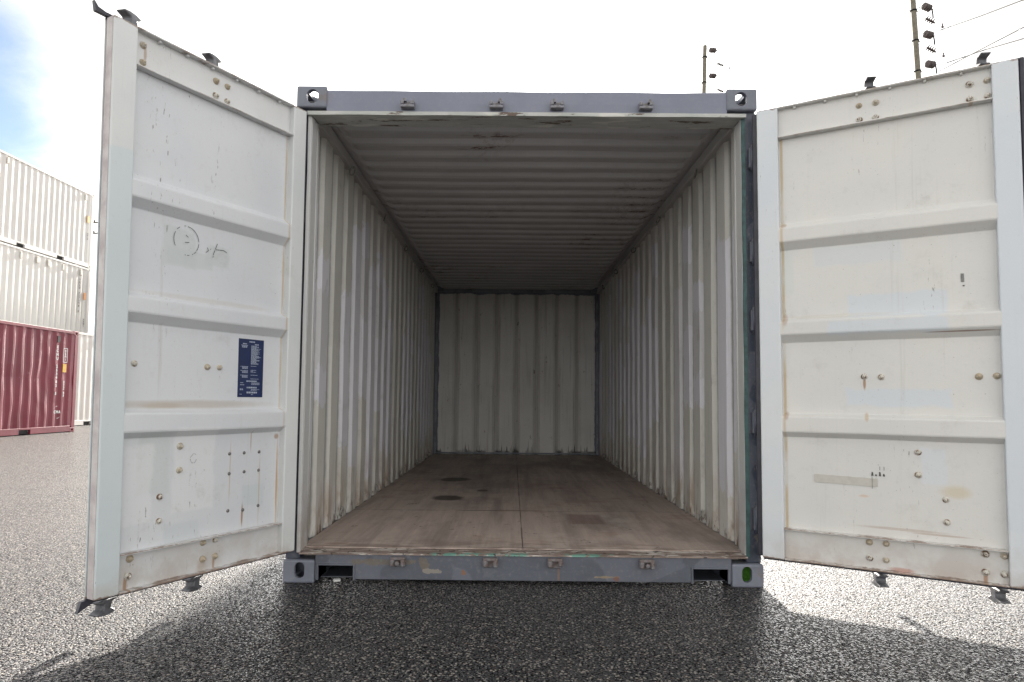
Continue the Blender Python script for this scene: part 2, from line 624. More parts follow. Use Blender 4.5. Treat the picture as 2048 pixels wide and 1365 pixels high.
def make_roof_interior():
    m, g, p = material("interior_roof_paint")
    v = g.obj()
    x, y, z = g.sep(v)
    big = g.noise(v, 1.3, 5, .65)
    col = g.mix(g.step(big, .3, .7), (.63, .63, .635), (.55, .55, .56))
    col = g.mix(g.mul(g.step(z, 2.508, 2.520, 1, 0), .55), col, (.33, .325, .325))  # lower rib flats darkened in the colour, so the slopes read as lit
    st = g.noise(g.sc(v, (1.4, 22, 1)), 1.0, 5, .65)
    col = g.mix(g.mul(g.step(st, .55, .78), .4), col, (.25, .235, .225))
    # rust broken through along the rib edges
    edge = g.m('ABSOLUTE', g.sub(g.m('FRACT', g.m('DIVIDE', g.sub(y, .052), .193)), .5))
    line = g.step(edge, .30, .47)
    rn = g.noise(g.sc(v, (13, 26, 1)), 1.0, 5, .75)
    zone = g.step(g.noise(g.sc(v, (1.1, .8, 1), (2.4, .7, 0)), 1.0, 3, .55), .50, .66)
    rr = g.mul(g.mul(g.step(rn, .50, .56), zone), g.add(g.mul(line, .8), .2))
    col = g.mix(rr, col, (.12, .05, .028))
    rn2 = g.mul(g.step(g.noise(v, 33, 4, .7), .70, .74), .7)
    col = g.mix(g.mul(rn2, g.step(big, .45, .6)), col, (.13, .06, .035))
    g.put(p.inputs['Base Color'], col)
    g.put(p.inputs['Roughness'], .55)
    g.put(p.inputs['Normal'], g.bump(g.add(g.noise(v, 60, 3, .6), g.mul(g.noise(v, 5, 3), 2.5)), .0022, .5))
    return m


def make_end_wall():
    m, g, p = material("interior_end_paint")
    v = g.obj()
    x, y, z = g.sep(v)
    big = g.noise(v, 1.6, 5, .6)
    col = g.mix(g.step(big, .35, .68), (.74, .73, .695), (.66, .65, .615))
    col = g.mix(g.step(y, 5.955, 5.968), col, (.50, .49, .46))  # recesses greyer, deepening the shade between ribs by colour
    st = g.noise(g.sc(v, (26, 26, 1.0)), 1.0, 4, .65)
    col = g.mix(g.mul(g.step(st, .52, .75), .4), col, (.28, .265, .24))
    sp = g.mul(g.step(g.noise(g.sc(v, (1, 1, .7)), 13, 5, .7), .64, .70), .7)
    col = g.mix(sp, col, (.17, .12, .08))
    wob = g.mul(g.sub(g.noise(g.sc(v, (7, 7, 7)), 1.0, 3), .5), .14)
    top = g.step(g.add(z, g.mul(wob, .6)), 2.435, 2.45)
    sides = g.step(g.add(g.m('ABSOLUTE', x), g.mul(wob, .3)), 1.108, 1.116)
    col = g.mix(g.mx(top, sides), col, (.20, .22, .27))
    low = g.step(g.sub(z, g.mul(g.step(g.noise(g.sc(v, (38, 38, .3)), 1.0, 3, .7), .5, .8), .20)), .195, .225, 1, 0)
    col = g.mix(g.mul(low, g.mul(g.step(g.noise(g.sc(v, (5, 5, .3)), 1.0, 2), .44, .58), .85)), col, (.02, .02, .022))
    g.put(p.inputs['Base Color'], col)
    g.put(p.inputs['Roughness'], .5)
    g.put(p.inputs['Normal'], g.bump(g.noise(v, 50, 3, .6), .002, .5))
    return m


def make_plywood():
    m, g, p = material("worn_plywood")
    v = g.obj()
    x, y, z = g.sep(v)
    oi = g.n('ShaderNodeObjectInfo').outputs['Random']
    gr = g.noise(g.sc(v, (16, 1.2, 1)), 1.0, 6, .7, .3)
    col = g.mix(g.step(gr, .3, .72), (.53, .435, .38), (.38, .31, .27))
    col = g.mix(g.mul(oi, .35), col, (.30, .235, .20))
    tr = g.noise(g.sc(v, (5.5, .35, 1)), 1.0, 4, .6)
    col = g.mix(g.mul(g.step(tr, .5, .72), .55), col, (.11, .093, .083))
    lt = g.noise(v, 1.8, 5, .65)
    col = g.mix(g.mul(g.step(lt, .52, .75), .5), col, (.32, .27, .235))
    bl = g.noise(g.sc(v, (1.5, .8, 1), (4, 2, 0)), 1.0, 6, .68)
    col = g.mix(g.mul(g.step(bl, .44, .64), .55), col, (.15, .125, .112))
    bl2 = g.noise(g.sc(v, (2.2, 1.4, 1), (9, 5, 0)), 1.0, 6, .7)
    col = g.mix(g.mul(g.step(bl2, .53, .68), .5), col, (.52, .45, .40))
    sp = g.noise(g.sc(v, (1, .6, 1)), 15, 5, .7)
    col = g.mix(g.mul(g.step(sp, .63, .70), .7), col, (.05, .038, .032))
    wob = g.mul(g.sub(g.noise(v, 6, 4), .5), .7)
    for cx, cy, rx, ry in ((-.606, 2.99, .155, .16), (-.562, 1.81, .115, .13), (-.307, 2.25, .045, .06)):
        col = g.mix(g.mul(g.ell(x, y, cx, cy, rx, ry, .25, wob), .85), col, (.022, .02, .018))
    for ln in (1.245, 2.985, 4.45):
        dl = g.m('ABSOLUTE', g.add(g.sub(y, ln), g.mul(g.sub(g.noise(v, 9, 4), .5), .02)))
        col = g.mix(g.mul(g.mul(g.step(dl, .004, .013, 1, 0), g.step(g.noise(v, 5, 4), .35, .5)), .85), col, (.04, .033, .03))
    dl = g.add(g.m('ABSOLUTE', x), g.mul(g.sub(g.noise(v, 11, 4), .5), .012))
    col = g.mix(g.mul(g.mul(g.step(dl, .002, .008, 1, 0), g.step(g.noise(v, 3, 4), .38, .55)), .5), col, (.07, .058, .052))
    rb = g.noise(g.sc(v, (1.6, 2.6, 1), (2, 8, 0)), 1.0, 6, .72)
    col = g.mix(g.mul(g.step(rb, .54, .64), .42), col, (.27, .165, .125))
    fr = g.mul(g.step(y, .10, .42, 1, 0), g.step(g.noise(g.sc(v, (3, 14, 1)), 1.0, 5, .7), .47, .58))
    col = g.mix(g.mul(fr, .6), col, (.16, .115, .095))
    red = g.mul(g.box(x, y, .42, .95, .11, .17, .02, g.mul(wob, .05)), .5)
    col = g.mix(red, col, (.15, .08, .066))
    wh = g.step(g.noise(v, 75, 2, .5), .755, .77)
    col = g.mix(g.mul(wh, .8), col, (.5, .48, .45))
    scr = g.step(g.noise(g.sc(v, (8, 42, 1)), 1.0, 4, .6, .6), .70, .74)
    col = g.mix(g.mul(scr, .6), col, (.06, .04, .032))
    g.put(p.inputs['Base Color'], col)
    g.put(p.inputs['Roughness'], g.add(.62, g.mul(g.sub(gr, .5), .3)))
    g.put(p.inputs['Normal'], g.bump(g.add(gr, g.mul(sp, .7)), .003, .5))
    return m


def make_threshold():
    m, g, p = material("rusty_threshold")
    v = g.obj()
    st = g.noise(g.sc(v, (4, 60, 40)), 1.0, 6, .7, .4)
    col = g.mix(g.step(st, .35, .65), (.25, .195, .165), (.12, .085, .07))
    col = g.mix(g.mul(g.step(g.noise(g.sc(v, (5, 30, 30), (3, 1, 1)), 1.0, 5, .7), .52, .58), .9), col, (.48, .45, .41))
    x, y, z = g.sep(v)
    tz = g.mx(g.box(x, y, -.22, 0, .24, .03, .02), g.box(x, y, .34, 0, .12, .03, .02))
    col = g.mix(g.mul(g.mul(tz, g.step(y, .022, .03, 1, 0)), g.step(g.noise(v, 22, 4), .46, .52)), col, (.13, .27, .22))
    col = g.mix(g.mul(g.step(g.noise(v, 30, 3), .60, .64), .85), col, (.035, .024, .02))
    g.put(p.inputs['Base Color'], col)
    g.put(p.inputs['Roughness'], .7)
    g.put(p.inputs['Normal'], g.bump(st, .004, .7))
    return m


def make_lip():
    m, g, p = material("header_lip_paint")
    v = g.obj()
    st = g.noise(g.sc(v, (6, 30, 30)), 1.0, 5, .7)
    col = g.mix(g.step(st, .35, .6), (.50, .50, .475), (.40, .42, .395))
    col = g.mix(g.step(g.noise(g.sc(v, (4, 20, 20), (5, 0, 0)), 1.0, 5, .7), .57, .61), col, (.12, .085, .065))
    col = g.mix(g.mul(g.step(g.noise(g.sc(v, (3, 9, 9), (9, 2, 0)), 1.0, 3), .58, .63), .8), col, (.62, .62, .57))
    g.put(p.inputs['Base Color'], col)
    p.inputs['Roughness'].default_value = .55
    return m


LRUST = (.33, .19, .10)
M = {}
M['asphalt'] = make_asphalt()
M['steel'] = paint_steel("header_grey_blue_paint", (.20, .215, .275), (.18, .195, .25), wear=.12)
M['sill'] = paint_steel("sill_slate_paint", (.098, .108, .132), (.08, .088, .108), wear=.45, scuffs=[(-.71, .110, .17, .014, (.15, .125, .095)), (-.50, .108, .03, .03, (.15, .125, .095)), (-.46, .065, .05, .012, (.26, .235, .20)), (-.30, .06, .014, .016, (.24, .11, .05)), (.42, .045, .06, .006, (.26, .20, .12)), (.47, .035, .02, .012, (.18, .08, .05)), (.18, .06, .006, .05, (.20, .12, .08)), (-.17, .085, .05, .040, (.125, .135, .16)), (1.10, .10, .02, .006, (.24, .11, .05)), (-1.08, .035, .02, .008, (.26, .13, .07)), (-1.08, .10, .02, .006, (.26, .13, .07))])
M['casting'] = paint_steel("casting_paint", (.17, .185, .225), (.14, .15, .185), wear=.5)
M['ext'] = paint_steel("container_outside_paint", (.17, .18, .23), (.15, .16, .2), wear=.3)
M['post'] = paint_steel("post_dark_paint", (.040, .050, .075), (.034, .042, .062), wear=.6)
M['teal'] = plain("old_teal_paint", (.030, .092, .090), .5, var=.5, scale=30)
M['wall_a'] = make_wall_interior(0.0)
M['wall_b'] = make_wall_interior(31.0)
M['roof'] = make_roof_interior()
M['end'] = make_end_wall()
M['endframe'] = plain("end_frame_blue_grey", (.27, .295, .335), .5, var=.4, scale=8)
M['ply'] = make_plywood()
M['threshold'] = make_threshold()
M['lip'] = make_lip()
M['inner'] = paint_white("inner_post_paint", (.56, .56, .54), (.52, .53, .54), 1.0, 1.5, .8, grime_z=[(.2, .6, .5, (.30, .22, .16))])
M['rail'] = paint_white("inner_rail_paint", (.47, .465, .45), (.41, .41, .41), 1.2, .9, .2)
M['rubber'] = plain("door_gasket_rubber", (.030, .030, .044), .45, var=.4, scale=20)
_m, _g, _p = material("weathered_bolt")
_v = _g.obj()
_r = _g.n('ShaderNodeObjectInfo').outputs['Random']
_n = _g.noise(_g.n('ShaderNodeTexCoord').outputs['Object'], 85, 5, .7)
_c = _g.mix(_g.step(_g.add(_n, _g.mul(_g.sub(_r, .5), .34)), .40, .60), (.62, .60, .54), (.43, .36, .26))
_c = _g.mix(_g.step(_g.add(_n, _g.mul(_g.sub(.5, _r), .3)), .60, .70), _c, (.14, .075, .04))
_g.put(_p.inputs['Base Color'], _c)
_p.inputs['Roughness'].default_value = .6
_g.put(_p.inputs['Normal'], _g.bump(_n, .0015, .7))
M['bolt'] = _m
M['rivet'] = plain("dull_rivet", (.20, .19, .18), .4, .5, var=.4, scale=60)
M['cam'] = plain("galvanised_cam", (.17, .175, .19), .55, .3, var=.5, scale=30, bump=.001)
M['keeper'] = plain("keeper_steel", (.235, .24, .27), .5, .1, var=.6, scale=40, alt=(.13, .11, .10), bump=.001)
M['keeper_rust'] = plain("rusty_keeper_steel", (.195, .19, .20), .6, .1, scale=34, alt=(.125, .085, .07), bump=.0015)
M['ring'] = plain("lashing_ring_steel", (.36, .35, .33), .5, .2, var=.5, scale=40)
M['ink'] = plain("marker_ink", (.018, .018, .03), .6, var=.2)
M['greymark'] = plain("faded_stencil", (.10, .10, .10), .7, var=.4, scale=60)
M['tape'] = plain("old_tape", (.54, .52, .47), .4, var=.12, scale=25)
M['placard'] = plain("placard_blue", (.008, .022, .09), .35, var=.25, scale=8)
M['placard_ink'] = plain("placard_white_ink", (.40, .45, .55), .5, var=.1)
M['trim'] = plain("grimy_edge_paint", (.56, .53, .515), .6, var=.4, scale=9, alt=(.40, .355, .36))
M['wood_pole'] = plain("treated_pole_wood", (.19, .175, .13), .85, var=.35, scale=6)
M['insul'] = plain("glazed_insulator", (.12, .10, .098), .7, var=.3)
M['wire'] = plain("weathered_wire", (.016, .016, .018), .9, .0, var=.2)
M['wire'].node_tree.nodes['Principled BSDF'].inputs['Specular IOR Level'].default_value = .08
M['paper'] = plain("white_paper", (.72, .72, .70), .8, var=.1)

door_grime = [(.17, .36, .55, (.38, .33, .28))]
M['door_a'] = paint_white(
    "door_white_paint_cool", (.655, .67, .69), (.615, .635, .665), 1.0, .7, 1.25,
    patches=[(.655, 1.585, .075, .085, GREYG), (.60, 1.545, .11, .035, GREYG), (.47, 1.58, .06, .05, GREYG),
             (.735, .66, .07, .13, (.56, .60, .59)), (.60, .355, .085, .05, (.56, .60, .62)), (.235, .47, .06, .05, (.55, .60, .62)),
             (.55, .62, .10, .18, PALE), (.80, .58, .06, .16, PALE)],
    stains=[(.6, .905, .36, .018, (.42, .36, .29), .55), (.5, 1.37, .3, .012, (.5, .46, .40), .35), (.292, .385, .005, .05, LRUST, .85), (.366, .60, .0022, .13, (.5, .38, .24), .7), (.20, .50, .003, .16, (.5, .38, .24), .6), (.255, .735, .003, .05, LRUST, .6), (.105, .745, .012, .012, LRUST, .7), (.097, .55, .004, .16, (.5, .27, .1), .75), (.70, .90, .09, .012, (.42, .36, .28), .5), 
            (.832, .19, .008, .045, LRUST, .7), (.442, .20, .008, .035, LRUST, .6)],
    grime_z=door_grime, caulk=[(.093, .0045)])
M['door_b'] = paint_white(
    "door_white_paint_warm", (.665, .655, .625), (.63, .63, .61), .95, .7, .95,
    patches=[(.44, 1.655, .19, .05, (.60, .64, .655)), (.60, 1.40, .20, .055, BLUISH), (.56, 1.30, .24, .032, BLUISH),
             (.595, .965, .21, .042, BLUISH), (.73, .655, .05, .085, (.62, .655, .70)), (.13, 1.6, .03, .12, (.60, .63, .61))],
    stains=[(.81, .545, .055, .028, (.56, .47, .30), .55), (.12, 1.35, .012, .03, LRUST, .45), (.12, .87, .010, .02, LRUST, .5), (.12, 1.83, .012, .012, LRUST, .5), (.86, 1.262, .12, .003, (.2, .11, .07), .8), (.6, .36, .16, .006, LRUST, .35), (.75, .35, .10, .004, LRUST, .45), (.45, .5, .02, .006, (.6, .4, .25), .5), (.35, 1.36, .25, .010, (.55, .52, .46), .4), (.463, 1.03, .006, .028, LRUST, .9), (.47, .872, .008, .02, (.50, .36, .2), .6), (.908, .19, .008, .035, LRUST, .6)],
    grime_z=door_grime, flip=-1.0, caulk=[(.112, .006)])
STILE_G = [(.15, .34, .5, (.42, .36, .30))]
M['stile_a'] = paint_white("stile_pale_blue_paint", (.66, .675, .67), (.60, .63, .635), .9, .9, .9, edge=[(2.446, .018), (.166, .012)],
                           patches=[(.93, 1.02, .3, .90, (.545, .625, .655))], grime_z=STILE_G)
M['stile_b'] = paint_white("stile_white_paint", (.655, .68, .69), (.61, .65, .69), .7, .7, .9, edge=[(2.446, .018), (.166, .022)],
                           patches=[(1.03, 1.3, .2, .9, (.59, .64, .69))], grime_z=STILE_G, flip=-1.0)
CG = [(.15, .40, .65, (.42, .36, .31))]
CE = [(2.444, .008), (2.286, .0022), (.316, .004), (.168, .009)]
M['chan_a'] = paint_white("door_channel_paint", (.64, .65, .655), (.61, .615, .61), .8, 1.1, .5, grime_z=CG, edge=CE,
                          stains=[(.837, .190, .007, .04, LRUST, .8), (.442, .195, .006, .03, LRUST, .7), (.848, 2.36, .006, .03, LRUST, .6), (.503, .20, .02, .03, (.4, .32, .24), .4)])
M['chan_b'] = paint_white("door_channel_paint", (.65, .645, .625), (.62, .615, .59), .8, 1.1, .5, grime_z=CG, edge=CE, flip=-1.0,
                          stains=[(.907, .186, .007, .035, LRUST, .8), (.909, 2.28, .008, .02, LRUST, .6), (.60, .178, .05, .010, (.42, .16, .10), .6)])

# ------------------------------------------------------------------ ground
gm = MB()
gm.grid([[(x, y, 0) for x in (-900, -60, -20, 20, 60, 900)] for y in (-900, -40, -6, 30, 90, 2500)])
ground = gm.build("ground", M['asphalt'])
tag(ground, "wet dark asphalt yard with light stone chips showing", kind='structure')

# ------------------------------------------------------------------ the open container
C = empty("shipping_container")
tag(C, "open grey-blue shipping container with both white doors swung wide and an empty plywood floor", "container")
HW, H, L = 1.219, 2.591, 6.058
IW = 1.165                                        # half width between the inner corrugation crests
PX = 1.137                                        # inner face of the corner posts
FZ = .165                                         # floor


def stadium(cx, cz, hw, hh, y0, y1, axis, seg=10):
    """cutter: rounded slot, extruded along axis"""
    pts = []
    r = min(hw, hh)
    for k in range(4 * seg):
        a = 2 * math.pi * k / (4 * seg)
        c, s_ = math.cos(a), math.sin(a)
        pts.append((cx + r * c + (hw - r) * (1 if c > 1e-6 else -1 if c < -1e-6 else 0), cz + r * s_ + (hh - r) * (1 if s_ > 1e-6 else -1 if s_ < -1e-6 else 0)))
    b = MB()
    b.prism(pts, axis, y0, y1)
    return b.bm


def casting_mesh(sx, top):
    z0, z1 = (H - .118, H) if top else (0.0, .118)
    x0, x1 = sorted((sx * (HW - .162), sx * HW))
    b = MB()
    b.box(x0, x1, 0, .178, z0, z1, bev=.011, seg=3)
    inner = MB()
    inner.box(x0 + .026, x1 - .026, .024, .154, z0 + (.014 if top else .026), z1 - (.026 if top else .014))
    cx = sx * 1.133
    zc = z0 + (.06 if top else .066)
    cut = [inner.bm,
           stadium(cx, zc, .031 if top else .0255, .038 if top else .040, -.05, .09, 1),
           stadium(cx, .089, .032, .062, (z1 - .06) if top else z0 - .05, (z1 + .05) if top else z0 + .06, 2),
           stadium(.089, zc, .04, .0255 + .005, sx * (HW - .09), sx * (HW + .05), 0)]
    me = boolean(b.bm, cut)
    me.materials.clear()
    me.materials.append(M['casting'])
    for f in me.polygons:
        f.material_index = 0
    return me


for top in (False, True):
    for sx in (-1, 1):
        me = casting_mesh(sx, top)
        link("corner_casting", me, C)
        r = link("corner_casting", me, C, (0, L, 0))
        r.rotation_euler.z = math.pi

# header over the doorway: slightly battered steel beam with a lip
hb = MB()
rows = []
N = 60
for k in range(N + 1):
    x = -1.060 + 2.12 * k / N
    t = pnoise(x * 3.1, 4.2, 1.0) * .0035 + (.004 * max(0, pnoise(x * 9, 1.7, 3) - .1) if abs(x) > .8 else 0)
    bow = pnoise(x * 1.3, 7, 2) * .002
    rows.append([(x, .012 + bow, 2.4525), (x, .010 + bow, 2.50), (x, .012 + bow, 2.566 + t), (x, .018 + bow, 2.573 + t), (x, .10, 2.573 + t), (x, .10, 2.4525), (x, .012 + bow, 2.4525)])
hb.grid(rows)
header = hb.build("door_header", M['steel'], C)
lp = MB()
lp.grid([[(x, -.002 + pnoise(x * 5, 0, 0) * .002, 2.433 + pnoise(x * 4, 3, 0) * .002), (x, -.003 + pnoise(x * 6, 9, 0) * .002, 2.452), (x, .05, 2.452), (x, .05, 2.434), (x, -.002 + pnoise(x * 5, 0, 0) * .002, 2.433 + pnoise(x * 4, 3, 0) * .002)]
         for x in [-PX - .02 + (2 * PX + .04) * k / 70 for k in range(71)]])
lp.box(-PX, PX, .052, .16, 2.4375, 2.4515)
lp.build("header_lip", M['lip'], header)
for cx in (-.627, -.159, .161, .628):
    kb = MB()
    s_ = 1 if cx in (-.159, .628) else -1
    kb.box(-.036, .036, -.030, .009, -.030, -.014, .003)
    kb.box(-.036, -.018, -.034, .009, -.0145, .006, .004)
    kb.box(.018, .036, -.034, .009, -.0145, .006, .004)
    kb.box(-.034, .034, -.006, .010, -.014, .012, .003)
    kb.prism([(s_ * .018 - .009, .005), (s_ * .018 + .012, .005), (s_ * .018 + .006, .023), (s_ * .018 - .002, .023)], 1, -.024, .008)
    kb.build("cam_keeper", M['keeper'], header, (cx, .004, 2.497))

# sill with its two fork pockets
pts = [(-1.058, .024), (-1.058, .118), (-1.058, .149)]
sb = MB()
top = .150
prof = [(-1.056, .020), (-1.056, top), (1.056, top), (1.056, .020), (1.037, .020), (1.037, .090), (.862, .090), (.862, .022), (-.862, .022), (-.862, .091), (-1.037, .091), (-1.037, .020)]
sb.prism(prof, 1, .006, .145, bev=.0025)
sill = sb.build("door_sill", M['sill'], C)
for sx in (-1, 1):
    fp = MB()                                      # rims of the fork pockets, pocket roof and cheeks running under the floor
    a, b_ = sorted((sx * .862, sx * 1.037))
    fp.box(a - .010, a, -.001, 1.9, .018, .098, .002)
    fp.box(b_, b_ + .010, -.001, 1.9, .018, .098, .002)
    fp.box(a - .0102, b_ + .0102, -.0012, 1.9, .0905, .1005, .002)
    fp.box(a - .010, b_ + .010, .075, 1.9, .0135, .0178)  # bottom plate added to block light, so the pocket looks dark
    fp.box(a, b_, 1.88, 1.90, .018, .0904)
    fp.build("fork_pocket", M['sill'], C)
for i, cx in enumerate((-.633, -.165, .162, .625)):
    kb = MB()
    kb.box(-.038, .038, -.030, .009, .012, .026, .004)
    kb.box(-.038, -.014, -.036, .009, -.018, .016, .006)
    kb.box(.014, .038, -.036, .009, -.020 if i != 2 else -.01, .016, .006)
    kb.box(-.03, .03, -.008, .010, -.024, .012, .003)
    if i in (0, 3):
        kb.lathe([(.004, -.046), (.011, -.045), (.011, -.034), (.004, -.033)], 8, 'Y')
    kb.build("cam_keeper", M['keeper_rust'], sill, (cx, .004, .113))
tb = MB()
rows = []
for k in range(121):
    x = -PX + 2 * PX * k / 120
    e = pnoise(x * 9, 2, 5) * .004
    rows.append([(x, -.002 + pnoise(x * 14, 0, 1) * .003, .146), (x, .0 + e, .153 + pnoise(x * 11, 4, 2) * .002), (x, .03, .156 + pnoise(x * 8, 5, 2) * .0025), (x, .055, .158 + pnoise(x * 7, 6, 2) * .003), (x, .088, .160 + pnoise(x * 9, 7, 2) * .003), (x, .092, .12)])
tb.grid(rows)
tb.build("threshold_plate", M['threshold'], C)

# corner posts, inner faces white, fronts dark with the teal seal line and hinge lugs
for sx in (-1, 1):
    b = MB()
    x0, x1 = sorted((sx * PX, sx * HW))
    b.box(*sorted((sx * (PX + .004), sx * (HW - .003))), .030, .150, .1185, H - .1185, .003)
    post = b.build("corner_post", M['post'], C)
    b = MB()
    b.box(*sorted((sx * PX, sx * (PX + .0035))), .029, .125, FZ - .01, 2.4335)
    b.tube([(sx * (PX + .008), .120, FZ - .01), (sx * (PX + .008), .120, 1.2), (sx * (PX + .008), .120, 2.4335)], .013, 10)
    b.box(*sorted((sx * (PX + .008), sx * (IW + .03))), .128, .150, FZ - .01, 2.4335)
    b.build("post_lining", M['inner'], post)
    b = MB()
    rows = []
    for k in range(41):
        z = .150 + (2.4335 - .15) * k / 40
        wv = pnoise(z * 4, sx, 2) * .002
        rows.append([(sx * (PX + .002 + wv), .0285, z), (sx * (PX + .002 + wv), .021, z), (sx * (PX + .020 + wv), .019, z), (sx * (PX + .022), .0295, z)])
    b.grid(rows)
    b.build("seal_strip", M['teal'] if sx > 0 else M['inner'], post)
    for z in (.34, .83, 1.36, 1.72, 2.22):
        b = MB()
        b.box(*sorted((sx * (HW - .046), sx * (HW - .016))), .004, .032, -.055, .055, .004)
        b.tube([(sx * (HW - .030), .010, -.07), (sx * (HW - .030), .010, .07)], .010, 8)
        b.build("hinge_lug", M['post'], post, (0, 0, z))
    b = MB()                                       # rear post
    b.box(*sorted((sx * (PX + .02), sx * (HW - .003))), L - .150, L - .004, .1185, H - .1185, .004)
    b.build("corner_post", M['ext'], C)

# side walls: vertical corrugation
PITCH_W, DEP = .265, .042


def wall_profile(y0, y1, pitch, cre, slo, ph):
    """breakpoints (y, depth 0..1) of a trapezoid corrugation, crest centred on ph + k*pitch"""
    out, k = [], math.floor((y0 - ph) / pitch) - 1
    while True:
        c = ph + k * pitch
        for yy, dd in ((c - cre / 2, 0), (c + cre / 2, 0), (c + cre / 2 + slo, 1), (c + pitch - cre / 2 - slo, 1)):
            out.append((yy, dd))
        k += 1
        if c > y1 + pitch:
            break
    return [(a, b) for a, b in out if y0 < a < y1]


for sx, ph, mm in ((-1, .175, 'wall_a'), (1, .19, 'wall_b')):
    b = MB()
    prof = [(.148, 0)] + wall_profile(.155, 5.93, PITCH_W, .146, .042, ph) + [(5.96, 0)]
    rows = []
    NZ = 26
    for k in range(NZ + 1):
        z = .135 + (2.50 - .135) * k / NZ
        row = []
        for (yy, dd) in prof:
            j = pnoise(yy * 2.1, z * 2.6, sx * 5) * .004 + pnoise(yy * .8, z * .9, sx * 9) * .005
            j2 = pnoise(yy * 7.3 + dd * 3, z * 3.1, sx * 2) * .004
            endt = 1.0 if .18 < z < 2.42 else .55
            row.append((sx * (IW + DEP * dd * endt + j), yy + j2, z))
        rows.append(row)
    b.grid(rows)
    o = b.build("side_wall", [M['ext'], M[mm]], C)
    md = solid(o, .002, 1.0 if sx > 0 else 1.0, 1)
# roof sheet: transverse ribs with die-stamped ends
RP = .193
prof = [(.09, 1)] + [(y, 1 - d_) for y, d_ in wall_profile(.25, 5.9, RP, .064, .028, .345)] + [(5.99, 1)]
# depth 1 = up; crest (depth 0 -> 1-d) hangs down
rows = []
xs = [-1.195, -1.115, -1.085, -1.04, -.8, -.5, -.25, 0, .25, .5, .8, 1.04, 1.085, 1.115, 1.195]
for (yy, up) in prof:
    row = []
    for x in xs:
        k = 0.0 if abs(x) > 1.10 else .55 if abs(x) > 1.07 else 1.0
        sag = pnoise(x * 1.1, yy * .8, 3.3) * .010 * max(.25, 1.2 - yy * .35) + pnoise(x * 2.9, yy * 2.2, 8) * .003
        yj = pnoise(x * 1.6, yy * 1.5, 12) * .012
        row.append((x, yy + (yj if .2 < yy < 5.8 else 0), 2.543 - .038 * (1 - up) * k + (sag if abs(x) < 1.15 else 0)))
    rows.append(row)
b = MB()
b.grid(rows)
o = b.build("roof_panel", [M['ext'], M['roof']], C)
solid(o, .0025, 1.0, 1)
# top and bottom rails with lashing rings
ringm = None
for sx in (-1, 1):
    b = MB()
    b.box(*sorted((sx * 1.135, sx * 1.216)), .150, L - .15, 2.452, 2.522, .004)
    b.box(*sorted((sx * 1.19, sx * 1.2165)), .150, L - .15, 2.515, 2.556, .003)
    tr = b.build("top_rail", M['rail'], C)
    b = MB()
    b.box(*sorted((sx * 1.150, sx * 1.2145)), .146, L - .15, .016, .158, .004)
    br = b.build("bottom_rail", M['sill'], C)
    if ringm is None:
        b = MB()
        pts = [(.022 * math.sin(a), 0, -.026 * math.cos(a)) for a in [2 * math.pi * k / 14 for k in range(15)]]
        b.tube(pts, .0055, 7)
        b.box(-.010, .010, -.006, .006, .018, .036, .002)
        oo = b.build("lashing_ring", M['ring'], tr)
        ringm = oo.data
        COL.objects.unlink(oo)
        bpy.data.objects.remove(oo)
    for k, yy in enumerate((.85, 1.95, 3.05, 4.15, 5.2)):
        r = link("lashing_ring", ringm, tr, (sx * 1.128, yy, 2.427))
        r.rotation_euler = (.3, sx * -.25, 1.2 + k * .7)
        r = link("lashing_ring", ringm, br, (sx * 1.142, yy, .212))
        r.rotation_euler = (.25 * (-1) ** k, sx * .35, 1.35 + .3 * k)
# end wall and its frame
b = MB()
prof = [(-1.19, 1)] + wall_profile(-1.13, 1.13, .288, .185, .040, .14) + [(1.19, 1)]
rows = []
for k in range(15):
    z = .13 + (2.54 - .13) * k / 14
    rows.append([(x + pnoise(x * 3, z * 2, 4) * .004, 5.935 + .034 * d_ + pnoise(x * 2, z * 2, 6) * .004, z) for x, d_ in prof])
b.grid(rows)
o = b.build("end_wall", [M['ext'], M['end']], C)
solid(o, .002, 1.0, 1)
b = MB()
b.box(-1.164, -1.132, 5.915, 5.99, .166, 2.50, .004)
b.box(1.132, 1.164, 5.915, 5.99, .166, 2.50, .004)
b.box(-1.1315, 1.1315, 5.915, 5.99, .166, .188, .004)
b.box(-1.1315, 1.1315, 5.912, 5.99, 2.470, 2.512, .004)
b.build("end_frame", M['endframe'], C)
b = MB()
b.box(-1.056, 1.056, L - .11, L - .004, .02, .16, .004)
b.build("end_beam", M['ext'], C)
b = MB()
b.box(-1.056, 1.056, L - .11, L - .004, 2.50, 2.573, .004)
b.build("end_beam", M['ext'], C)
# floor of plywood sheets on cross members
ys = [.090, 1.245, 2.985, 4.45, 5.93]
for i in range(4):
    for sx in (-1, 1):
        b = MB()
        dz = -.0016 * i + random.uniform(-.0003, .0003)
        ya, yb = ys[i] + .0012, ys[i + 1] - .0012
        x0, x1 = sorted((sx * .0011, sx * 1.158))
        rows = []
        for k in range(9):
            yy = ya + (yb - ya) * k / 8
            rows.append([(x, yy, FZ + dz + pnoise(x * 1.2, yy * 1.2, i + sx) * .003) for j, x in enumerate([x0 + (x1 - x0) * q / 6 for q in range(7)])])
        b.grid(rows)
        o = b.build("floor_board", M['ply'], C)
        solid(o, .028, -1.0)
for k in range(18):
    b = MB()
    yy = .33 + k * .315
    b.box(-1.149, 1.149, yy - .022, yy + .022, .0185, .1345)
    b.build("cross_member", M['sill'], C)
mb = MB()
mb.box(-1.1485, 1.1485, .1455, 5.95, .1350, .1352)  # dark sheet added so the gaps between boards read black
mb.build("gap_backing_sheet", M['post'], C)

# ------------------------------------------------------------------ doors
Z0, Z1 = .165, 2.445
HT = .050                                          # door frame depth


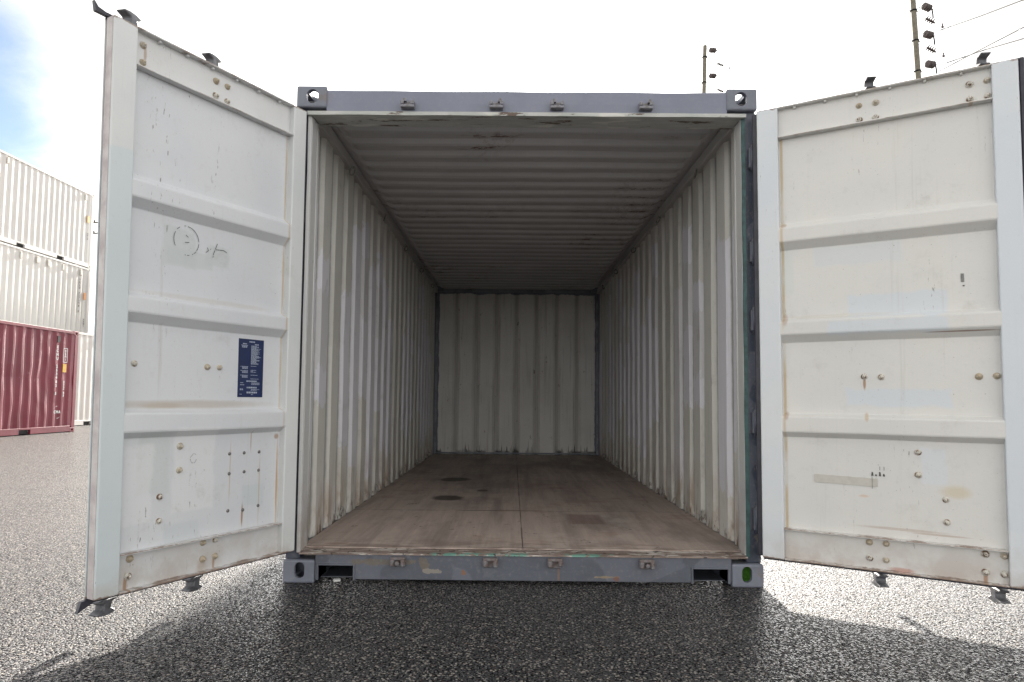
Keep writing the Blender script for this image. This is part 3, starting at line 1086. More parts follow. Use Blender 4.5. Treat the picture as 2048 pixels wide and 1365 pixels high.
def bolt_mesh():
    b = MB()
    b.lathe([(.0005, .0), (.0175, .0), (.0165, .0035), (.0108, .0042), (.0106, .0135), (.0088, .0155), (.0056, .016), (.0052, .023), (.0005, .0235)], 14, 'Y')
    o = b.build("bolt", M['bolt'])
    me = o.data
    COL.objects.unlink(o)
    bpy.data.objects.remove(o)
    return me


def rivet_mesh():
    b = MB()
    b.lathe([(.0005, .0), (.0085, .0), (.007, .004), (.0005, .006)], 10, 'Y')
    o = b.build("rivet", M['rivet'])
    me = o.data
    COL.objects.unlink(o)
    bpy.data.objects.remove(o)
    return me


BOLT, RIVET = bolt_mesh(), rivet_mesh()


def make_door(sx, hx, hy, ang, W, hs, fs, mats, bolts, rivets, bars, taper):
    """local frame: x along the door from the hinge (mirrored for sx > 0), y towards the inside face, z up. sx -1 first door."""
    f = 1.0 if sx < 0 else -1.0
    mp, ms, mc = mats

    def P(c):
        t = (c.z - Z0) / (Z1 - Z0)
        return Vector((f * c.x * (1 + taper * (2 * t - 1)), c.y, c.z))

    def fin(b, name, m, parent):
        b.warp(P)
        return b.build(name, m, parent)

    # the corrugated sheet
    b = MB()
    prof = [(Z0 + .006, -.040)]
    for a0, a1, b1, b0 in ((.765, .795, .866, .886), (1.236, 1.278, 1.338, 1.362), (1.706, 1.748, 1.814, 1.848)):
        prof += [(a0, -.040), (a0 + .004, -.0385), (a1 - .002, -.004), (a1 + .004, -.0022), (b1 - .004, -.0022), (b1 + .002, -.004), (b0 - .003, -.0385), (b0, -.040)]
    prof += [(Z1 - .006, -.040)]
    us = [hs - .01 + (fs - hs + .02) * k / 16 for k in range(17)]
    rows = [[(u, w + pnoise(u * 2.3, z * 2.3, sx * 4) * .0022, z + pnoise(u * 1.7, z * .3, 5 + sx) * .003) for u in us] for z, w in prof]
    b.grid(rows)
    D = fin(b, "door", mp, C)
    D.location = (hx, hy, 0)
    ux, uy = sx * math.sin(ang), -math.cos(ang)
    D.rotation_euler.z = math.atan2(uy * f, ux * f)
    solid(D, .003, 0.0)
    tag(D, "door swung far back beside the blue placard" if sx < 0 else "door opened wide, without a placard")
    # stiles
    for nm, a, c in (("door_stile", 0.0, hs), ("door_stile", fs, W)):
        b = MB()
        b.box(a, c, -HT, 0, Z0, Z1, .0055, seg=2)
        for e in [e for e in b.bm.edges]:
            pass
        o = fin(b, nm, ms, D)
    if sx < 0:                                     # grimy edge strip along the free side
        b = MB()
        b.box(W + .0004, W + .0022, -.047, -.007, Z0 + .004, Z1 - .004)
        fin(b, "edge_trim", M['trim'], D)
    # top and bottom channels: web set back, two flanges
    for z0, z1, lo, hi, nm in ((2.284, Z1, .006, .005, "door_channel"), (Z0, .318, .005, .005, "door_channel")):
        b = MB()
        b.box(hs + .0005, fs - .0005, -.0385, -.031, z0 + .002, z1 - .002)
        b.box(hs + .0005, fs - .0005, -.0385, -.001, z0, z0 + .007, .0015)
        b.box(hs + .0005, fs - .0005, -.0385, -.001, z1 - .007, z1, .0015)
        fin(b, nm, mc, D)
        # weld stubs under the outer flange
        if z1 == Z1:
            for k in range(6):
                u = hs + .08 + k * (fs - hs - .12) / 5.5
                q = MB()
                q.box(u - .006, u + .006, -.031, -.012, Z1 - .017, Z1 - .0072, .002)
                fin(q, "weld_stub", mc, D)
    # gasket round the edge, two lips
    b = MB()
    r0, r1 = .004, .044
    for q0, q1, w0, w1 in ((r0, .012, -.034, -.022), (r0, .030, -.062, -.050)):
        a, c = -.004, W + (.0025 if sx < 0 else .018)
        z0, z1 = Z0 - q1 + .012, Z1 + q1 - .008
        fe = .0025 if sx < 0 else .018
        k0, k1 = W - .001, W + fe
        b.prism([(w0, Z1 - .002), (w1, Z1 - .002), (w1 - .002, z1), (w0 - .004, z1)], 0, a, c, bev=.0015)
        b.prism([(w0, z0), (w1, z0), (w1, Z0 + .002), (w0, Z0 + .002)], 0, a, c, bev=.0015)
        if sx > 0 and q1 == .012:
            b.box(W + .0005, W + .024, -.046, -.008, Z0 - .004, Z1 + .006, .006)
        if q0 == r0 and q1 == r1:
            b.box(k0, k1, w0, w1, z0, z1, .0015)
    b.box(-.026, .001, -.060, -.022, Z0 + .004, Z1 - .004, .003)
    if sx < 0:                                     # mitred ends of the seal stand off at the corners
        b.prism([(W - .05, Z1 + .004), (W + .046, Z1 + .004), (W + .052, Z1 + .044), (W + .036, Z1 + .024)], 1, -.064, -.046)
        b.prism([(W - .05, Z0 - .004), (W + .022, Z0 - .004), (W + .036, Z0 - .046), (W + .012, Z0 - .034)], 1, -.064, -.046)
    fin(b, "gasket", M['rubber'], D)
    b = MB()
    b.box(.0, W + .001, -.068, -.0622, Z0 - .006, Z1 + .004, .002)
    fin(b, "outer_skin", ms, D)
    # bolts
    for u, v, wv in bolts:
        p = P(Vector((u, wv, v)))
        o = link("bolt", BOLT, D, p)
        o.rotation_euler.y = random.uniform(0, 6)
        o.scale = [random.uniform(.80, .92)] * 3
    for u, v in rivets:
        link("rivet", RIVET, D, P(Vector((u, -.0395, v))))
    # locking bars on the outside, with a cam at each end
    for u in bars:
        b = MB()
        b.tube([(u, -.090, Z0 - .045), (u, -.090, 1.3), (u, -.090, Z1 + .02)], .0165, 10)
        for zz in (.45, 1.0, 1.6, 2.15):
            b.box(u - .05, u + .05, -.112, -.067, zz - .02, zz + .02, .004)
        fin(b, "locking_bar", M['cam'], D)
        for zz, sg in ((Z1 + .018, 1), (Z0 - .022, -1)):
            b = MB()
            ol = [(-.022, 0), (-.052, .002), (-.056, .010), (-.026, .018), (-.020, .038), (-.044, .052), (-.046, .060), (-.012, .066), (.022, .064), (.058, .056), (.060, .050), (.022, .040), (.020, .020), (.050, .012), (.052, .004), (.022, 0)]
            b.prism([(x_ * .9, z_ * sg) for x_, z_ in ol], 1, -.022, .022, bev=.004)
            for v in b.bm.verts:
                co = v.co.copy()
                ca, sa = (math.cos(.35), math.sin(.35)) if sx < 0 else (math.cos(1.15), math.sin(1.15))
                v.co = Vector((f * (u + co.x * ca - co.y * sa), -.088 + co.x * sa + co.y * ca, zz + co.z))
            b.build("locking_cam", M['cam'], D)
    # hinge blades
    for zz in (.34, .83, 1.36, 1.72, 2.22):
        b = MB()
        b.box(-.012, .055, -.074, -.052, zz - .03, zz + .03, .004)
        fin(b, "hinge_blade", M['post'], D)
    return D, P


WEB, PAN = -.0305, -.0395
lb = [(.848, 2.391, WEB), (.847, 2.319, WEB), (.511, 2.388, WEB), (.452, 2.387, WEB), (.511, 2.319, WEB), (.451, 2.316, WEB),
      (.836, 1.072, PAN), (.504, 1.073, PAN), (.442, 1.074, PAN), (.624, .725, PAN), (.624, .623, PAN), (.709, .519, PAN), (.709, .419, PAN),
      (.504, .294, WEB), (.442, .296, WEB), (.503, .222, WEB), (.441, .223, WEB), (.832, .290, WEB), (.837, .221, WEB)]
lr = [(.374, .676), (.294, .675), (.208, .674), (.373, .584), (.291, .586), (.208, .586), (.374, .414), (.292, .407), (.204, .416)]
rb = [(.909, 2.380, WEB), (.974, 2.383, WEB), (.468, 2.381, WEB), (.539, 2.380, WEB), (.468, 2.310, WEB), (.537, 2.308, WEB), (.909, 2.312, WEB), (.974, 2.312, WEB),
      (.463, 1.063, PAN), (.533, 1.060, PAN), (.908, 1.059, PAN), (.972, 1.061, PAN), (.671, .716, PAN), (.670, .613, PAN), (.772, .510, PAN), (.773, .410, PAN),
      (.468, .289, WEB), (.536, .290, WEB), (.468, .217, WEB), (.534, .216, WEB), (.908, .290, WEB), (.974, .290, WEB), (.907, .213, WEB), (.974, .212, WEB)]
DL, PL = make_door(-1, -1.155, -.013, .516, .981, .083, .886, (M['door_a'], M['stile_a'], M['chan_a']), lb, lr, (.50, .885), .0133)
DR, PR = make_door(1, 1.193, -.049, 1.042, 1.083, .101, .988, (M['door_b'], M['stile_b'], M['chan_b']), rb, [], (.505, .955), 0.0)

# blue data placard (one thin plate with its print)
b = MB()
b.box(.2, .342, PAN - .001, PAN + .0038, .939, 1.217)
pw, phh = .142, .278


def line(x, z, wd, hh=.0022):
    """a row of word-like dashes on the placard, x and z as fractions from its upper left"""
    xx = .342 - x * pw - .004
    end = xx - wd * pw
    while xx > end:
        ln = random.uniform(.004, .011)
        e = max(end, xx - ln)
        zz = 1.217 - z * phh
        b.quad([(xx, PAN + .0042, zz - hh / 2), (e, PAN + .0042, zz - hh / 2), (e, PAN + .0042, zz + hh / 2), (xx, PAN + .0042, zz + hh / 2)], 1)
        xx = e - .0018


line(.38, .045, .22, .006)
line(.12, .085, .16, .005)
line(.60, .088, .16, .005)
for k in range(4):
    line(.06 + .03 * (k > 0), .11 + .0125 * k, .26 - .05 * (k > 0))
for k in range(27):
    line(.46, .112 + .0122 * k, random.choice((.3, .34, .26, .4, .22)))
for z0 in (.475, .545, .625):
    line(.05, z0, .30)
    for k in (1, 2, 3):
        line(.12, z0 + .0125 * k, .22)
for z0, wd in ((.465, .22), (.535, .22), (.551, .1), (.567, .22), (.62, .28), (.685, .34)):
    line(.46, z0, wd)
line(.30, .725, .42, .006)
for z0 in (.752, .767, .782):
    line(.50, z0, .34)
line(.06, .755, .12, .003)
line(.06, .79, .16, .003)
line(.32, .835, .40, .007)
line(.05, .86, .12, .003)
line(.05, .875, .14, .003)
line(.50, .868, .34)
line(.48, .88, .24)
line(.32, .92, .42, .008)
line(.05, .95, .08, .003)
line(.50, .955, .08, .003)
b.warp(PL)
pl = b.build("placard", [M['placard'], M['placard_ink']], DL, recalc=False)
tag(pl, "dark blue information placard covered in small white print")


def strokes(lines, P, w, wd, name, mat, parent):
    """flat pen strokes on the door sheet; lines of (u, v) points"""
    b = MB()
    for ln in lines:
        for (a0, c0), (a1, c1) in zip(ln, ln[1:]):
            dx, dz = a1 - a0, c1 - c0
            q = math.hypot(dx, dz) or 1
            nx, nz = -dz / q * wd, dx / q * wd
            b.quad([(a0 - nx, w, c0 - nz), (a1 - nx, w, c1 - nz), (a1 + nx, w, c1 + nz), (a0 + nx, w, c0 + nz)])
    b.warp(P)
    return b.build(name, mat, parent)


def arc(a0, a1, n=8):
    return [(.626 + .059 * math.cos(math.radians(a0 + (a1 - a0) * k / n)), 1.6215 + .064 * math.sin(math.radians(a0 + (a1 - a0) * k / n))) for k in range(n + 1)]


# handwriting: u runs away from the hinge, so it decreases from left to right as seen
hw = [arc(95, 175, 8), arc(183, 214, 4), arc(219, 232, 2), arc(236, 241, 1), arc(255, 266, 2), arc(272, 276, 1), arc(-30, 28, 8), arc(40, 56, 3), arc(78, 86, 1)]
hw += [[(.629, 1.646), (.618, 1.638)], [(.634, 1.613), (.613, 1.616)]]
hw += [[(.531, 1.588), (.516, 1.601)], [(.510, 1.606), (.507, 1.609)], [(.525, 1.612), (.519, 1.602)],
       [(.474, 1.640), (.484, 1.612)], [(.486, 1.607), (.494, 1.584)], [(.494, 1.580), (.495, 1.572)], [(.482, 1.611), (.462, 1.613)], [(.460, 1.613), (.440, 1.615), (.424, 1.609)]]
hwo = strokes(hw, PL, PAN + .0045, .0011, "handwriting", M['ink'], DL)
tag(hwo, "faded pen circle and scribble")
strokes([[(.576, .672), (.560, .690)], [(.576, .668), (.568, .648)], [(.556, .690), (.548, .684)], [(.545, .664), (.556, .646)], [(.566, .648), (.560, .652)]], PL, PAN + .0045, .0006, "pen_mark", M['ink'], DL)
# on the other door: stencil remains, old tape, a smudged print
b = MB()
for i, (u, hh) in enumerate(((.487, .018), (.502, .008), (.518, .02), (.534, .012))):
    b.quad([(u - .0045, PAN + .0045, .597), (u + .0045, PAN + .0045, .597), (u + .002, PAN + .0045, .597 + hh), (u - .003, PAN + .0045, .597 + hh)])
for u in (.518, .535):
    b.quad([(u - .001, PAN + .0045, .625), (u + .001, PAN + .0045, .625), (u + .001, PAN + .0045, .642), (u - .001, PAN + .0045, .642)])
b.quad([(.4845, PAN + .0046, .538), (.4862, PAN + .0046, .538), (.4862, PAN + .0046, .594), (.4845, PAN + .0046, .594)])
b.warp(PR)
b.build("stencil_mark", M['greymark'], DR)
b = MB()
b.grid([[(u, PAN + .0040, .552 - (u - .24) * .02 + pnoise(u * 20, 1, 1) * .002), (u, PAN + .0040, .590 - (u - .24) * .02 + pnoise(u * 30, 2, 1) * .002)] for u in [.238 + .27 * k / 16 for k in range(17)]])
b.warp(PR)
tag(b.build("tape_strip", M['tape'], DR), "old peeling strip of tape")
b = MB()
for k in range(7):
    b.quad([(.853, PAN + .0045, 1.486 + k * .0055), (.866, PAN + .0045, 1.485 + k * .0055), (.866, PAN + .0045, 1.488 + k * .0055), (.853, PAN + .0045, 1.489 + k * .0055)])
b.quad([(.860, PAN + .0045, 1.464), (.866, PAN + .0045, 1.464), (.867, PAN + .0045, 1.470), (.859, PAN + .0045, 1.470)])
b.warp(PR)
b.build("stencil_mark", M['greymark'], DR)

# ------------------------------------------------------------------ moss in a corner casting and a scrap of paper
m, g, p = material("moss_green")
v = g.obj()
g.put(p.inputs['Base Color'], g.mix(g.noise(v, 90, 4, .7), (.10, .30, .02), (.03, .11, .01)))
p.inputs['Roughness'].default_value = .9
M['moss'] = m
b = MB()
for k in range(900):
    a, r = random.uniform(0, 6.283), math.sqrt(random.random())
    px_, pz = 1.133 + .030 * r * math.cos(a), .066 + .044 * r * math.sin(a)
    py = .022 + .014 * r + random.uniform(-.006, .008)
    dx, dz, dy = random.uniform(-.006, .006), random.uniform(-.004, .008), -random.uniform(.002, .010)
    t_ = random.uniform(.0012, .0026)
    b.quad([(px_ - t_, py, pz), (px_ + t_, py, pz), (px_ + dx + t_ * .4, py + dy, pz + dz), (px_ + dx - t_ * .4, py + dy, pz + dz)])
b.box(1.100, 1.166, .034, .06, .028, .104)
mo = b.build("moss_clump", M['moss'])
tag(mo, "bright green moss filling the front hole of a lower corner casting", "moss")
b = MB()
b.prism([(-.028, 0), (.026, .002), (.030, .016), (-.020, .014)], 1, -.02, .018, bev=.001)
ps = b.build("paper_scrap", M['paper'], None, (-.955, .045, .002))
ps.scale = (.6, .6, .7)
ps.rotation_euler = (.1, .12, .5)
tag(ps, "small white paper scrap on the asphalt below a fork pocket", "litter")


# ------------------------------------------------------------------ background containers
def side_paint(name, base, dark, rough=.5, rust=.0, dent=.0, sheen=.5):
    m, g, p = material(name)
    v = g.obj()
    x, y, z = g.sep(v)
    col = g.mix(g.step(g.noise(v, .9, 5, .6), .35, .7), base, dark)
    st = g.noise(g.sc(v, (6, 6, .5)), 1.0, 5, .65)
    col = g.mix(g.mul(g.step(st, .52, .78), .35), col, tuple(c * .55 for c in base))
    if rust:
        rs = g.mul(g.step(g.noise(v, 9, 6, .7), .62, .67), rust)
        col = g.mix(rs, col, (.10, .05, .03))
        pk = g.mul(g.step(g.noise(g.sc(v, (1, 1, .5)), 5, 5, .7), .62, .68), .5)
        col = g.mix(pk, col, (.30, .13, .14))
    g.put(p.inputs['Base Color'], col)
    g.put(p.inputs['Roughness'], g.add(rough, g.mul(g.sub(st, .5), .3)))
    g.put(p.inputs['Normal'], g.bump(g.noise(v, 5, 4), .01, .3))
    return m


M['cream'] = side_paint("cream_container_paint", (.68, .665, .63), (.62, .605, .58))
M['cream2'] = side_paint("pale_container_paint", (.66, .65, .61), (.60, .59, .56))
M['maroon'] = side_paint("maroon_container_paint", (.20, .026, .044), (.15, .020, .034), .48, rust=.35)
M['darkgrey'] = side_paint("charcoal_container_paint", (.050, .052, .058), (.04, .042, .047))
M['letter'] = plain("white_lettering", (.66, .66, .66), .6, var=.2, scale=10)
M['yellow'] = plain("yellow_sticker", (.62, .36, .03), .5, var=.15)
M['orange'] = plain("orange_sticker", (.60, .22, .03), .5, var=.15)
M['vent'] = plain("vent_cover", (.58, .55, .48), .5, var=.2)
M['hole'] = plain("pocket_shade_and_black_mark", (.02, .02, .02), .7, var=.2)


def yard_container(label, mat, Lc, Hc, loc, group, seed, marks=(), vents=(), dents=0.0, rz=0.0, pockets=True, ends=False):
    """closed container; origin at the foot of its +x side's far end corner; side face at x = 0, length runs to -y"""
    t = empty("shipping_container", loc, rz)
    tag(t, label, "container", group)
    Wc = 2.438
    pc = -2.67 if Lc < 7 else -Lc / 2
    # corrugated sides
    for xo, sg in ((-.012, 1), (-Wc + .012, -1)):
        b = MB()
        prof = [(-Lc + .12, 0)] + wall_profile(-Lc + .16, -.16, .278, .056, .084, -.23) + [(-.12, 0)]
        rows = []
        for k in range(9):
            z = .16 + (Hc - .16 - .07) * k / 8
            rows.append([(xo - sg * .036 * d_ - sg * dents * max(0, pnoise(yy * 1.3, z * 1.9, seed) - .15), yy + dents * pnoise(yy * 3.1, z * 2.7, seed + 3), z) for yy, d_ in prof])
        b.grid(rows)
        o = b.build("side_panel", mat, t)
        solid(o, .002, 0.0)
    # roof, frame
    b = MB()
    b.box(-Wc + .02, -.02, -Lc + .05, -.05, Hc - .055, Hc - .02, .004)
    b.build("roof_panel", mat, t)
    for xo in (0.0, -Wc + .062):
        b = MB()
        b.box(xo - .062, xo, -Lc + .1625, -.1625, Hc - .082, Hc - .016, .004)
        b.build("top_rail", mat, t)
        b = MB()
        if pockets:
            segs = [(-Lc + .1625, pc - 1.13), (pc - .77, pc + .77), (pc + 1.13, -.1625)]
        else:
            segs = [(-Lc + .1625, -.1625)]
        for a, c in segs:
            b.box(xo - .060, xo - .001, a, c, .020, .165, .004)
        if pockets:
            for yy in (pc - .95, pc + .95):
                b.box(xo - .0595, xo - .0015, yy - .1795, yy + .1795, .125, .1645, .002)
                b.box(-.5 if xo == 0.0 else xo, xo - .0625 if xo == 0.0 else xo + .4, yy - .18, yy + .18, .03, .12, mi=1)  # solid dark block standing in for the shade inside the pocket
        b.build("bottom_rail", [mat, M['hole']], t)
    # corner posts and castings
    for xo in (-.0015, -Wc + .0895):
        for yo in (-.0015, -Lc + .1215):
            b = MB()
            b.box(xo - .088, xo, yo - .12, yo, .1185, Hc - .1185, .004)
            b.build("corner_post", mat, t)
    cm = MB()
    cm.box(-.162, 0, -.178, 0, 0, .118, .01)
    for (cx, cy, rx) in ((.0, -.089, 0), (-.089, .0, 1)):
        pass
    cme = boolean(cm.bm, [stadium(-.089, .06, .04, .03, -.06, .05, 0), stadium(-.081, .06, .03, .04, -.06, .05, 1)])
    cme.materials.clear()
    cme.materials.append(mat)
    for f_ in cme.polygons:
        f_.material_index = 0
    for zo in (0.0, Hc - .118):
        for cx, cy, rot in ((0, 0, 0), (-Wc, 0, math.pi / 2), (-Wc, -Lc, math.pi), (0, -Lc, -math.pi / 2)):
            o = link("corner_casting", cme, t, (cx, cy, zo))
            o.rotation_euler.z = rot
    # ends
    for yo, sg in ((-.03, 1), (-Lc + .03, -1)):
        b = MB()
        if ends and sg < 0:
            for k in range(2):
                x0 = -Wc + .095 + k * 1.128
                rows = []
                pr = [(.17, 0)]
                for zc in (.55, 1.0, 1.45, 1.9, 2.3):
                    pr += [(zc - .12, 0), (zc - .08, 1), (zc + .06, 1), (zc + .10, 0)]
                pr += [(Hc - .13, 0)]
                b.grid([[(x, yo + sg * .035 * d_, z) for x in (x0 + .002, x0 + 1.122)] for z, d_ in pr])
            o = b.build("end_door", mat, t)
            solid(o, .004, 0.0)
            for k in range(4):
                q = MB()
                xb = -Wc + .38 + k * .56
                q.tube([(xb, yo - .075, .1), (xb, yo - .075, Hc - .1)], .017, 8)
                q.build("locking_bar", M['cam'], t)
        else:
            prof = [(-Wc + .09, 0)] + wall_profile(-Wc + .12, -.12, .25, .10, .05, -1.2) + [(-.09, 0)]
            b.grid([[(x, yo - sg * .04 * d_, z) for x, d_ in prof] for z in (.16, 1.2, Hc - .08)])
            o = b.build("end_panel", mat, t)
            solid(o, .002, 0.0)
        for za, zb in ((.02, .15), (Hc - .12, Hc - .016)):
            b = MB()
            b.box(-Wc + .163, -.163, *sorted((yo + sg * .028, yo - sg * .05)), za, zb, .004)
            b.build("end_beam", mat, t)
    for yy in vents:
        b = MB()
        b.box(-.016, .020, yy - .05, yy + .05, Hc - .36, Hc - .14, .01)
        b.box(.0195, .0205, yy - .03, yy + .03, Hc - .32, Hc - .18, mi=1)
        b.build("air_vent", [M['vent'], mat], t)
    words = []
    for body, yy, zz, size, mt, stack in marks:    # a stacked code is lettered word by word
        k = 0
        for wd in (body.split(' ') if stack else [body]):
            words.append((wd, yy, zz - k * size * .98, size, mt, stack))
            k += len(wd) + 1
    for body, yy, zz, size, mt, stack in words:
        b = MB()
        if body == '#':                            # plain sticker, size = (w, h)
            b.box(-.008, -.005 + .006, yy - size[0] / 2, yy + size[0] / 2, zz - size[1] / 2, zz + size[1] / 2)
            nm = "sticker"
        else:
            rows_ = body if stack else body
            if stack:
                for k, ch in enumerate(body):
                    if ch == ' ':
                        continue
                    me = text_mesh(ch, size, bold=.006)
                    b.mesh_of(me, Matrix.Translation((.0015, yy, zz - k * size * .98)) @ Matrix.Rotation(math.pi / 2, 4, 'Z') @ Matrix.Rotation(math.pi / 2, 4, 'X'))
                    bpy.data.meshes.remove(me)
            else:
                me = text_mesh(body, size, bold=.004)
                b.mesh_of(me, Matrix.Translation((.0015, yy, zz)) @ Matrix.Rotation(math.pi / 2, 4, 'Z') @ Matrix.Rotation(math.pi / 2, 4, 'X'))
                bpy.data.meshes.remove(me)
            nm = "lettering"
        b.build(nm, mt, t, recalc=False)
    return t


GRP = "containers stacked across the yard"
HC = 2.896
maroon = yard_container("dented maroon container with stacked white letters down its corrugated side", M['maroon'], 6.058, 2.591, (-11.35, 13.52, 0), GRP, 1.0,
                        marks=[("ECMU 253983 5", -.76, 2.13, .098, M['letter'], True), ("C", -.76, .52, .095, M['letter'], False), ("M", -.68, .52, .095, M['letter'], False), ("A", -.595, .52, .095, M['letter'], False),
                               ("22G1", -.47, 2.05, .075, M['letter'], True), ("253983", -.48, 1.27, .07, M['letter'], True)], dents=.05)
for yy, zz, wd, hh, mt in ((-.48, 1.62, .13, .21, M['yellow']), (-.73, 2.33, .10, .16, M['hole'])):
    b = MB()
    b.box(-.010, .002, yy - wd / 2, yy + wd / 2, zz - hh / 2, zz + hh / 2)
    b.build("sticker", mt, maroon)
for sg, zc in ((1, .62), (-1, .40)):               # swoosh above and below the three letters
    b = MB()
    b.grid([[(.002, -.68 + .12 * t_, zc + sg * (.04 - .05 * t_ * t_)), (.002, -.68 + .12 * t_, zc + sg * (.04 - .05 * t_ * t_) + .014 * (1 - abs(t_)))] for t_ in [k / 8 - (0 if sg < 0 else 1) for k in range(9)]])
    b.build("emblem", M['letter'], maroon)
b = MB()                                           # frame round the size code
ring = [(-.545, 1.76), (-.395, 1.76), (-.395, 2.125), (-.545, 2.125), (-.545, 1.76)]
b.grid([[(.0015, a, c) for a, c in ring], [(.0015, a + (.015 if a < -.5 else -.015), c + (.015 if c < 2 else -.015)) for a, c in ring]])
tag(b.build("size_code_frame", M['letter'], maroon), None)

pale = yard_container("pale container on the ground, mostly hidden behind the maroon one", M['cream2'], 6.058, HC, (-13.4, 18.9, 0), GRP, 2.0, vents=(-1.45, -4.2))
XS, YS = -16.3, 21.45
st1 = yard_container("cream container at the bottom of the three high stack, hidden by others", M['cream'], 6.058, HC, (XS, YS, 0), GRP, 3.0)
st2 = yard_container("cream container in the middle of the stack, orange sticker near its end", M['cream'], 6.058, HC, (XS, YS, HC), GRP, 4.0,
                     vents=(-.58, -1.56, -2.3, -2.83, -3.58), marks=[("TRLU 427390 2", -.62, 2.36, .10, M['greymark'], True), ("45G1", -.30, .9, .08, M['greymark'], True)])
st3 = yard_container("cream container on top of the stack, open sky above it", M['cream'], 6.058, HC, (XS, YS, HC * 2), GRP, 5.0, vents=(-.51, -4.35),
                     marks=[("4510", -.30, 1.3, .07, M['greymark'], True)])
for t_, zz, mt in ((st2, 1.79, M['orange']), (st3, 1.85, M['yellow'])):
    b = MB()
    b.box(-.010, .002, -.36, -.24, zz - .13, zz + .13)
    b.build("sticker", mt, t_)
dk0 = yard_container("charcoal container at ground level behind the pale one", M['darkgrey'], 12.19, HC, (-13.62, 34.2, 0), GRP, 6.0, ends=True)
dk = yard_container("charcoal container end with white numbers, rising above the pale container", M['darkgrey'], 12.19, HC, (-13.62, 34.2, HC), GRP, 7.0, ends=True)
for body, xx, zz, size in (("35", -2.33, 2.52, .20), ("N", -1.98, 2.52, .20), ("A", -2.02, 1.05, .24)):
    me = text_mesh(body, size, 'LEFT', bold=.006)
    b = MB()
    b.mesh_of(me, Matrix.Translation((xx, -12.215, zz)) @ Matrix.Rotation(math.pi / 2, 4, 'X'))
    bpy.data.meshes.remove(me)
    b.build("lettering", M['letter'], dk, recalc=False)

# ------------------------------------------------------------------ utility poles, insulators and wires
b = MB()
disc = [(.02, 0)]
for k in range(4):
    h0 = .03 + k * .125
    disc += [(.055, h0), (.16, h0 + .012), (.19, h0 + .035), (.17, h0 + .055), (.06, h0 + .075)]
disc += [(.04, .55), (.02, .60)]
b.lathe(disc, 14, 'X')
io = b.build("insulator", M['insul'])
INS = io.data
COL.objects.unlink(io)
bpy.data.objects.remove(io)


def ray_at(px, py, ypl):
    """point of the photograph's sight line on the plane y = ypl (used once, to place far things)"""
    d_ = _R @ Vector(((px - 1024 + 5.02) / 1306.27, 1, -(py - 682.5 - 37.33) / 1306.27))
    o_ = Vector((-0.0627, -3.3632, 0.9407))
    return o_ + d_ * ((ypl - o_.y) / d_.y)


def pole(label, ypl, pxb, pyb, pxt, pyt, r, strings, clamps):
    top_, bot = ray_at(pxt, pyt, ypl), ray_at(pxb, pyb, ypl)
    x0 = bot.x + (top_.x - bot.x) * (0 - bot.z) / (top_.z - bot.z)
    t = empty("utility_pole", (x0, ypl, 0))
    tag(t, label, "utility pole", "wooden power poles behind the container")
    base = Vector((x0, ypl, 0))
    b = MB()
    b.tube([(0, 0, 0), tuple((top_ - base) * .5), tuple(top_ - base)], r * 1.25, 14, r2=r)
    b.build("pole", M['wood_pole'], t)
    for px_, py_, tilt, rev in strings:
        pp = ray_at(px_, py_, ypl) - base
        o = link("insulator", INS, t, pp)
        o.rotation_euler = (0, math.radians(tilt), math.radians(18 if not rev else -12))
        o.scale = (1.1, 1.1, 1.1) if rev else (1.2, 1.2, 1.2)
        # the thin link that holds it, back to the pole, and the jumper that drops from its end
        dirv = o.rotation_euler.to_matrix() @ Vector((1, 0, 0))
        e = pp + dirv * .60
        axis_x = (top_ - base) * (pp.z / (top_.z - base.z))
        b = MB()
        b.tube([tuple(axis_x + Vector((0, 0, .25))), tuple(pp)], .007, 6)
        if not rev:
            b.tube([tuple(e - dirv * .04), tuple(e + dirv * .22 + Vector((0, 0, .04)))], .035, 6)
            b.tube([tuple(e + dirv * .14 + Vector((0, 0, .02))), tuple(e + dirv * .20 + Vector((0, 0, -.26))), tuple(e + dirv * .22 + Vector((0, 0, -.52)))], .04, 6)
        else:
            b.tube([tuple(e - dirv * .04), tuple(e + dirv * .6)], .008, 6)
            b.lathe([(.02, -.05), (.06, 0), (.02, .06)], 8)
            # clamp at the end of the string
            q = MB()
            q.box(-.07, .07, -.04, .04, -.06, .08, .02)
            q.box(-.03, .03, -.03, .03, .08, .24, .01)
            q.build("line_clamp", M['insul'], t, pp + dirv * 1.15)
        o2 = b.build("insulator_link", M['wire'], t)
    for py_ in clamps:
        pp = (top_ - base) * ((ray_at(pxb, py_, ypl).z) / top_.z)
        b = MB()
        b.lathe([(r * 1.10, -.04), (r * 1.28, -.03), (r * 1.28, .03), (r * 1.10, .04)], 14)
        b.tube([(-r * 1.7, 0, 0), (0, 0, 0), (r * 1.7, 0, -.05)], .035, 6)
        b.build("pole_band", M['wire'], t, pp)
    return t


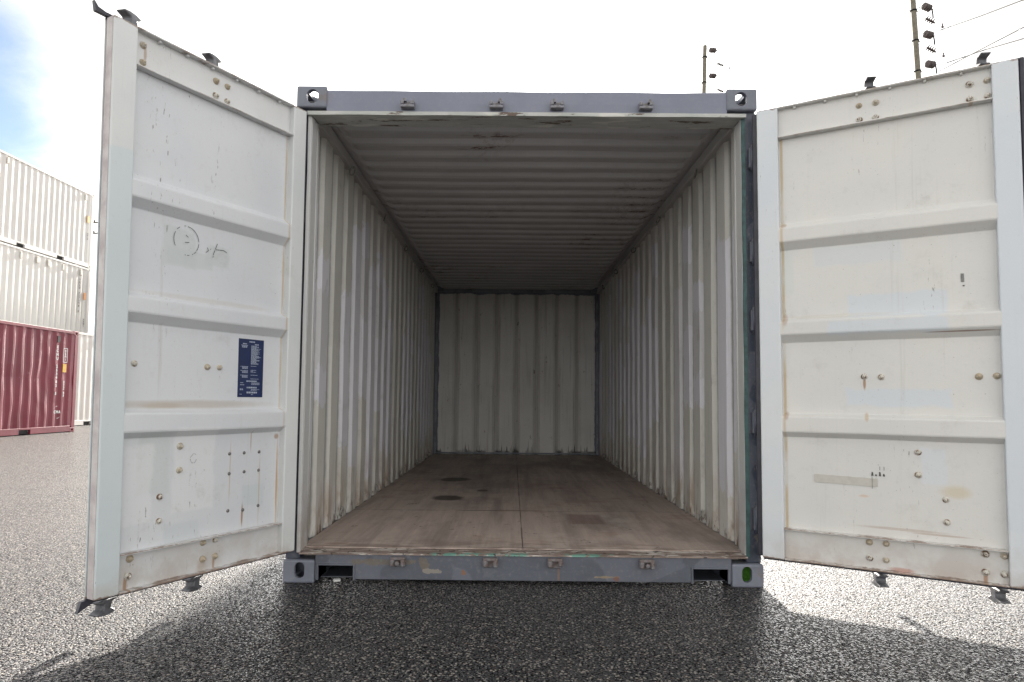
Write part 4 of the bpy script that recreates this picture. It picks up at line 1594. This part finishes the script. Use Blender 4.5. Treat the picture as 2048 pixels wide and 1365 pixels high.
p2 = pole("tall wooden power pole whose top is out of view, insulators beside it", 36, 1836, 150, 1822.5, -46, .15,
          [(1846, 12, 8, False), (1849, 68, 2, False), (1853, 128, -2, False), (1851, 37, 36, True), (1853, 95, 36, True)], (22, 82, 143))
p1 = pole("shorter looking wooden power pole whose cut top shows above the container roof", 50, 1408, 185, 1410, 92, .17,
          [(1419, 101, -8, False), (1419, 152, -8, False), (1434, 127, 28, True), (1434, 179, 28, True)], (115, 166))
# far pole whose crossarm ends show past the door edge
tq = ray_at(209, 436, 62)
t3 = empty("utility_pole", (tq.x, 62, 0))
tag(t3, "distant pole, only crossarm ends show past the edge of the open door", "utility pole", "wooden power poles behind the container")
b = MB()
b.tube([(0, 0, 0), (0, 0, tq.z / 2), (0, 0, tq.z)], .16, 10, r2=.12)
b.build("pole", M['wood_pole'], t3)
for dz in (-.55, -1.65):
    b = MB()
    b.box(-1.0, 1.0, -.22, -.12, dz - .07, dz + .07)
    a_ = b.build("crossarm", M['wood_pole'], t3, (0, 0, tq.z))
    for xx in (-.9, -.45, .45, .9):
        b = MB()
        b.lathe([(.02, .07), (.07, .10), (.09, .16), (.05, .22), (.06, .28), (.02, .32)], 8)
        b.build("insulator", M['insul'], a_, (xx, -.17, dz))


def wire(label, pts, r):
    P_ = [ray_at(*q) for q in pts]
    o_ = P_[0].copy()
    b = MB()
    fine = []
    for A, B in zip(P_, P_[1:]):
        for k in range(8):
            fine.append(A.lerp(B, k / 8) - o_)
    fine.append(P_[-1] - o_)
    b.tube([tuple(q) for q in fine], r, 5)
    o = b.build("power_line", M['wire'], None, o_)
    tag(o, label, "wire", "overhead power lines")


wire("power line running down and away from the topmost insulator of the tall pole", [(1846, 12, 36), (1770, 50, 44), (1640, 108, 62)], .024)
wire("power line leaving the middle insulator of the tall pole towards the sky edge", [(1877, 62, 36), (1960, 33, 26), (2060, -5, 19)], .030)
wire("upper of two power lines meeting behind the outer cam of the wide-open door", [(1880, 142, 36), (1960, 100, 28), (2070, 43, 20)], .030)
wire("lower of two power lines meeting behind the outer cam of the wide-open door", [(1888, 128, 36), (1970, 100, 28), (2070, 71, 20)], .030)
wire("faint thin wire high in the sky above the plain white doorless roof edge", [(1500, 50, 60), (1560, 22, 50), (1612, -10, 44)], .015)
wire("faint thin wire between the two wooden poles, crossing the bright sky", [(1555, 88, 60), (1640, 38, 50), (1715, -10, 42)], .016)
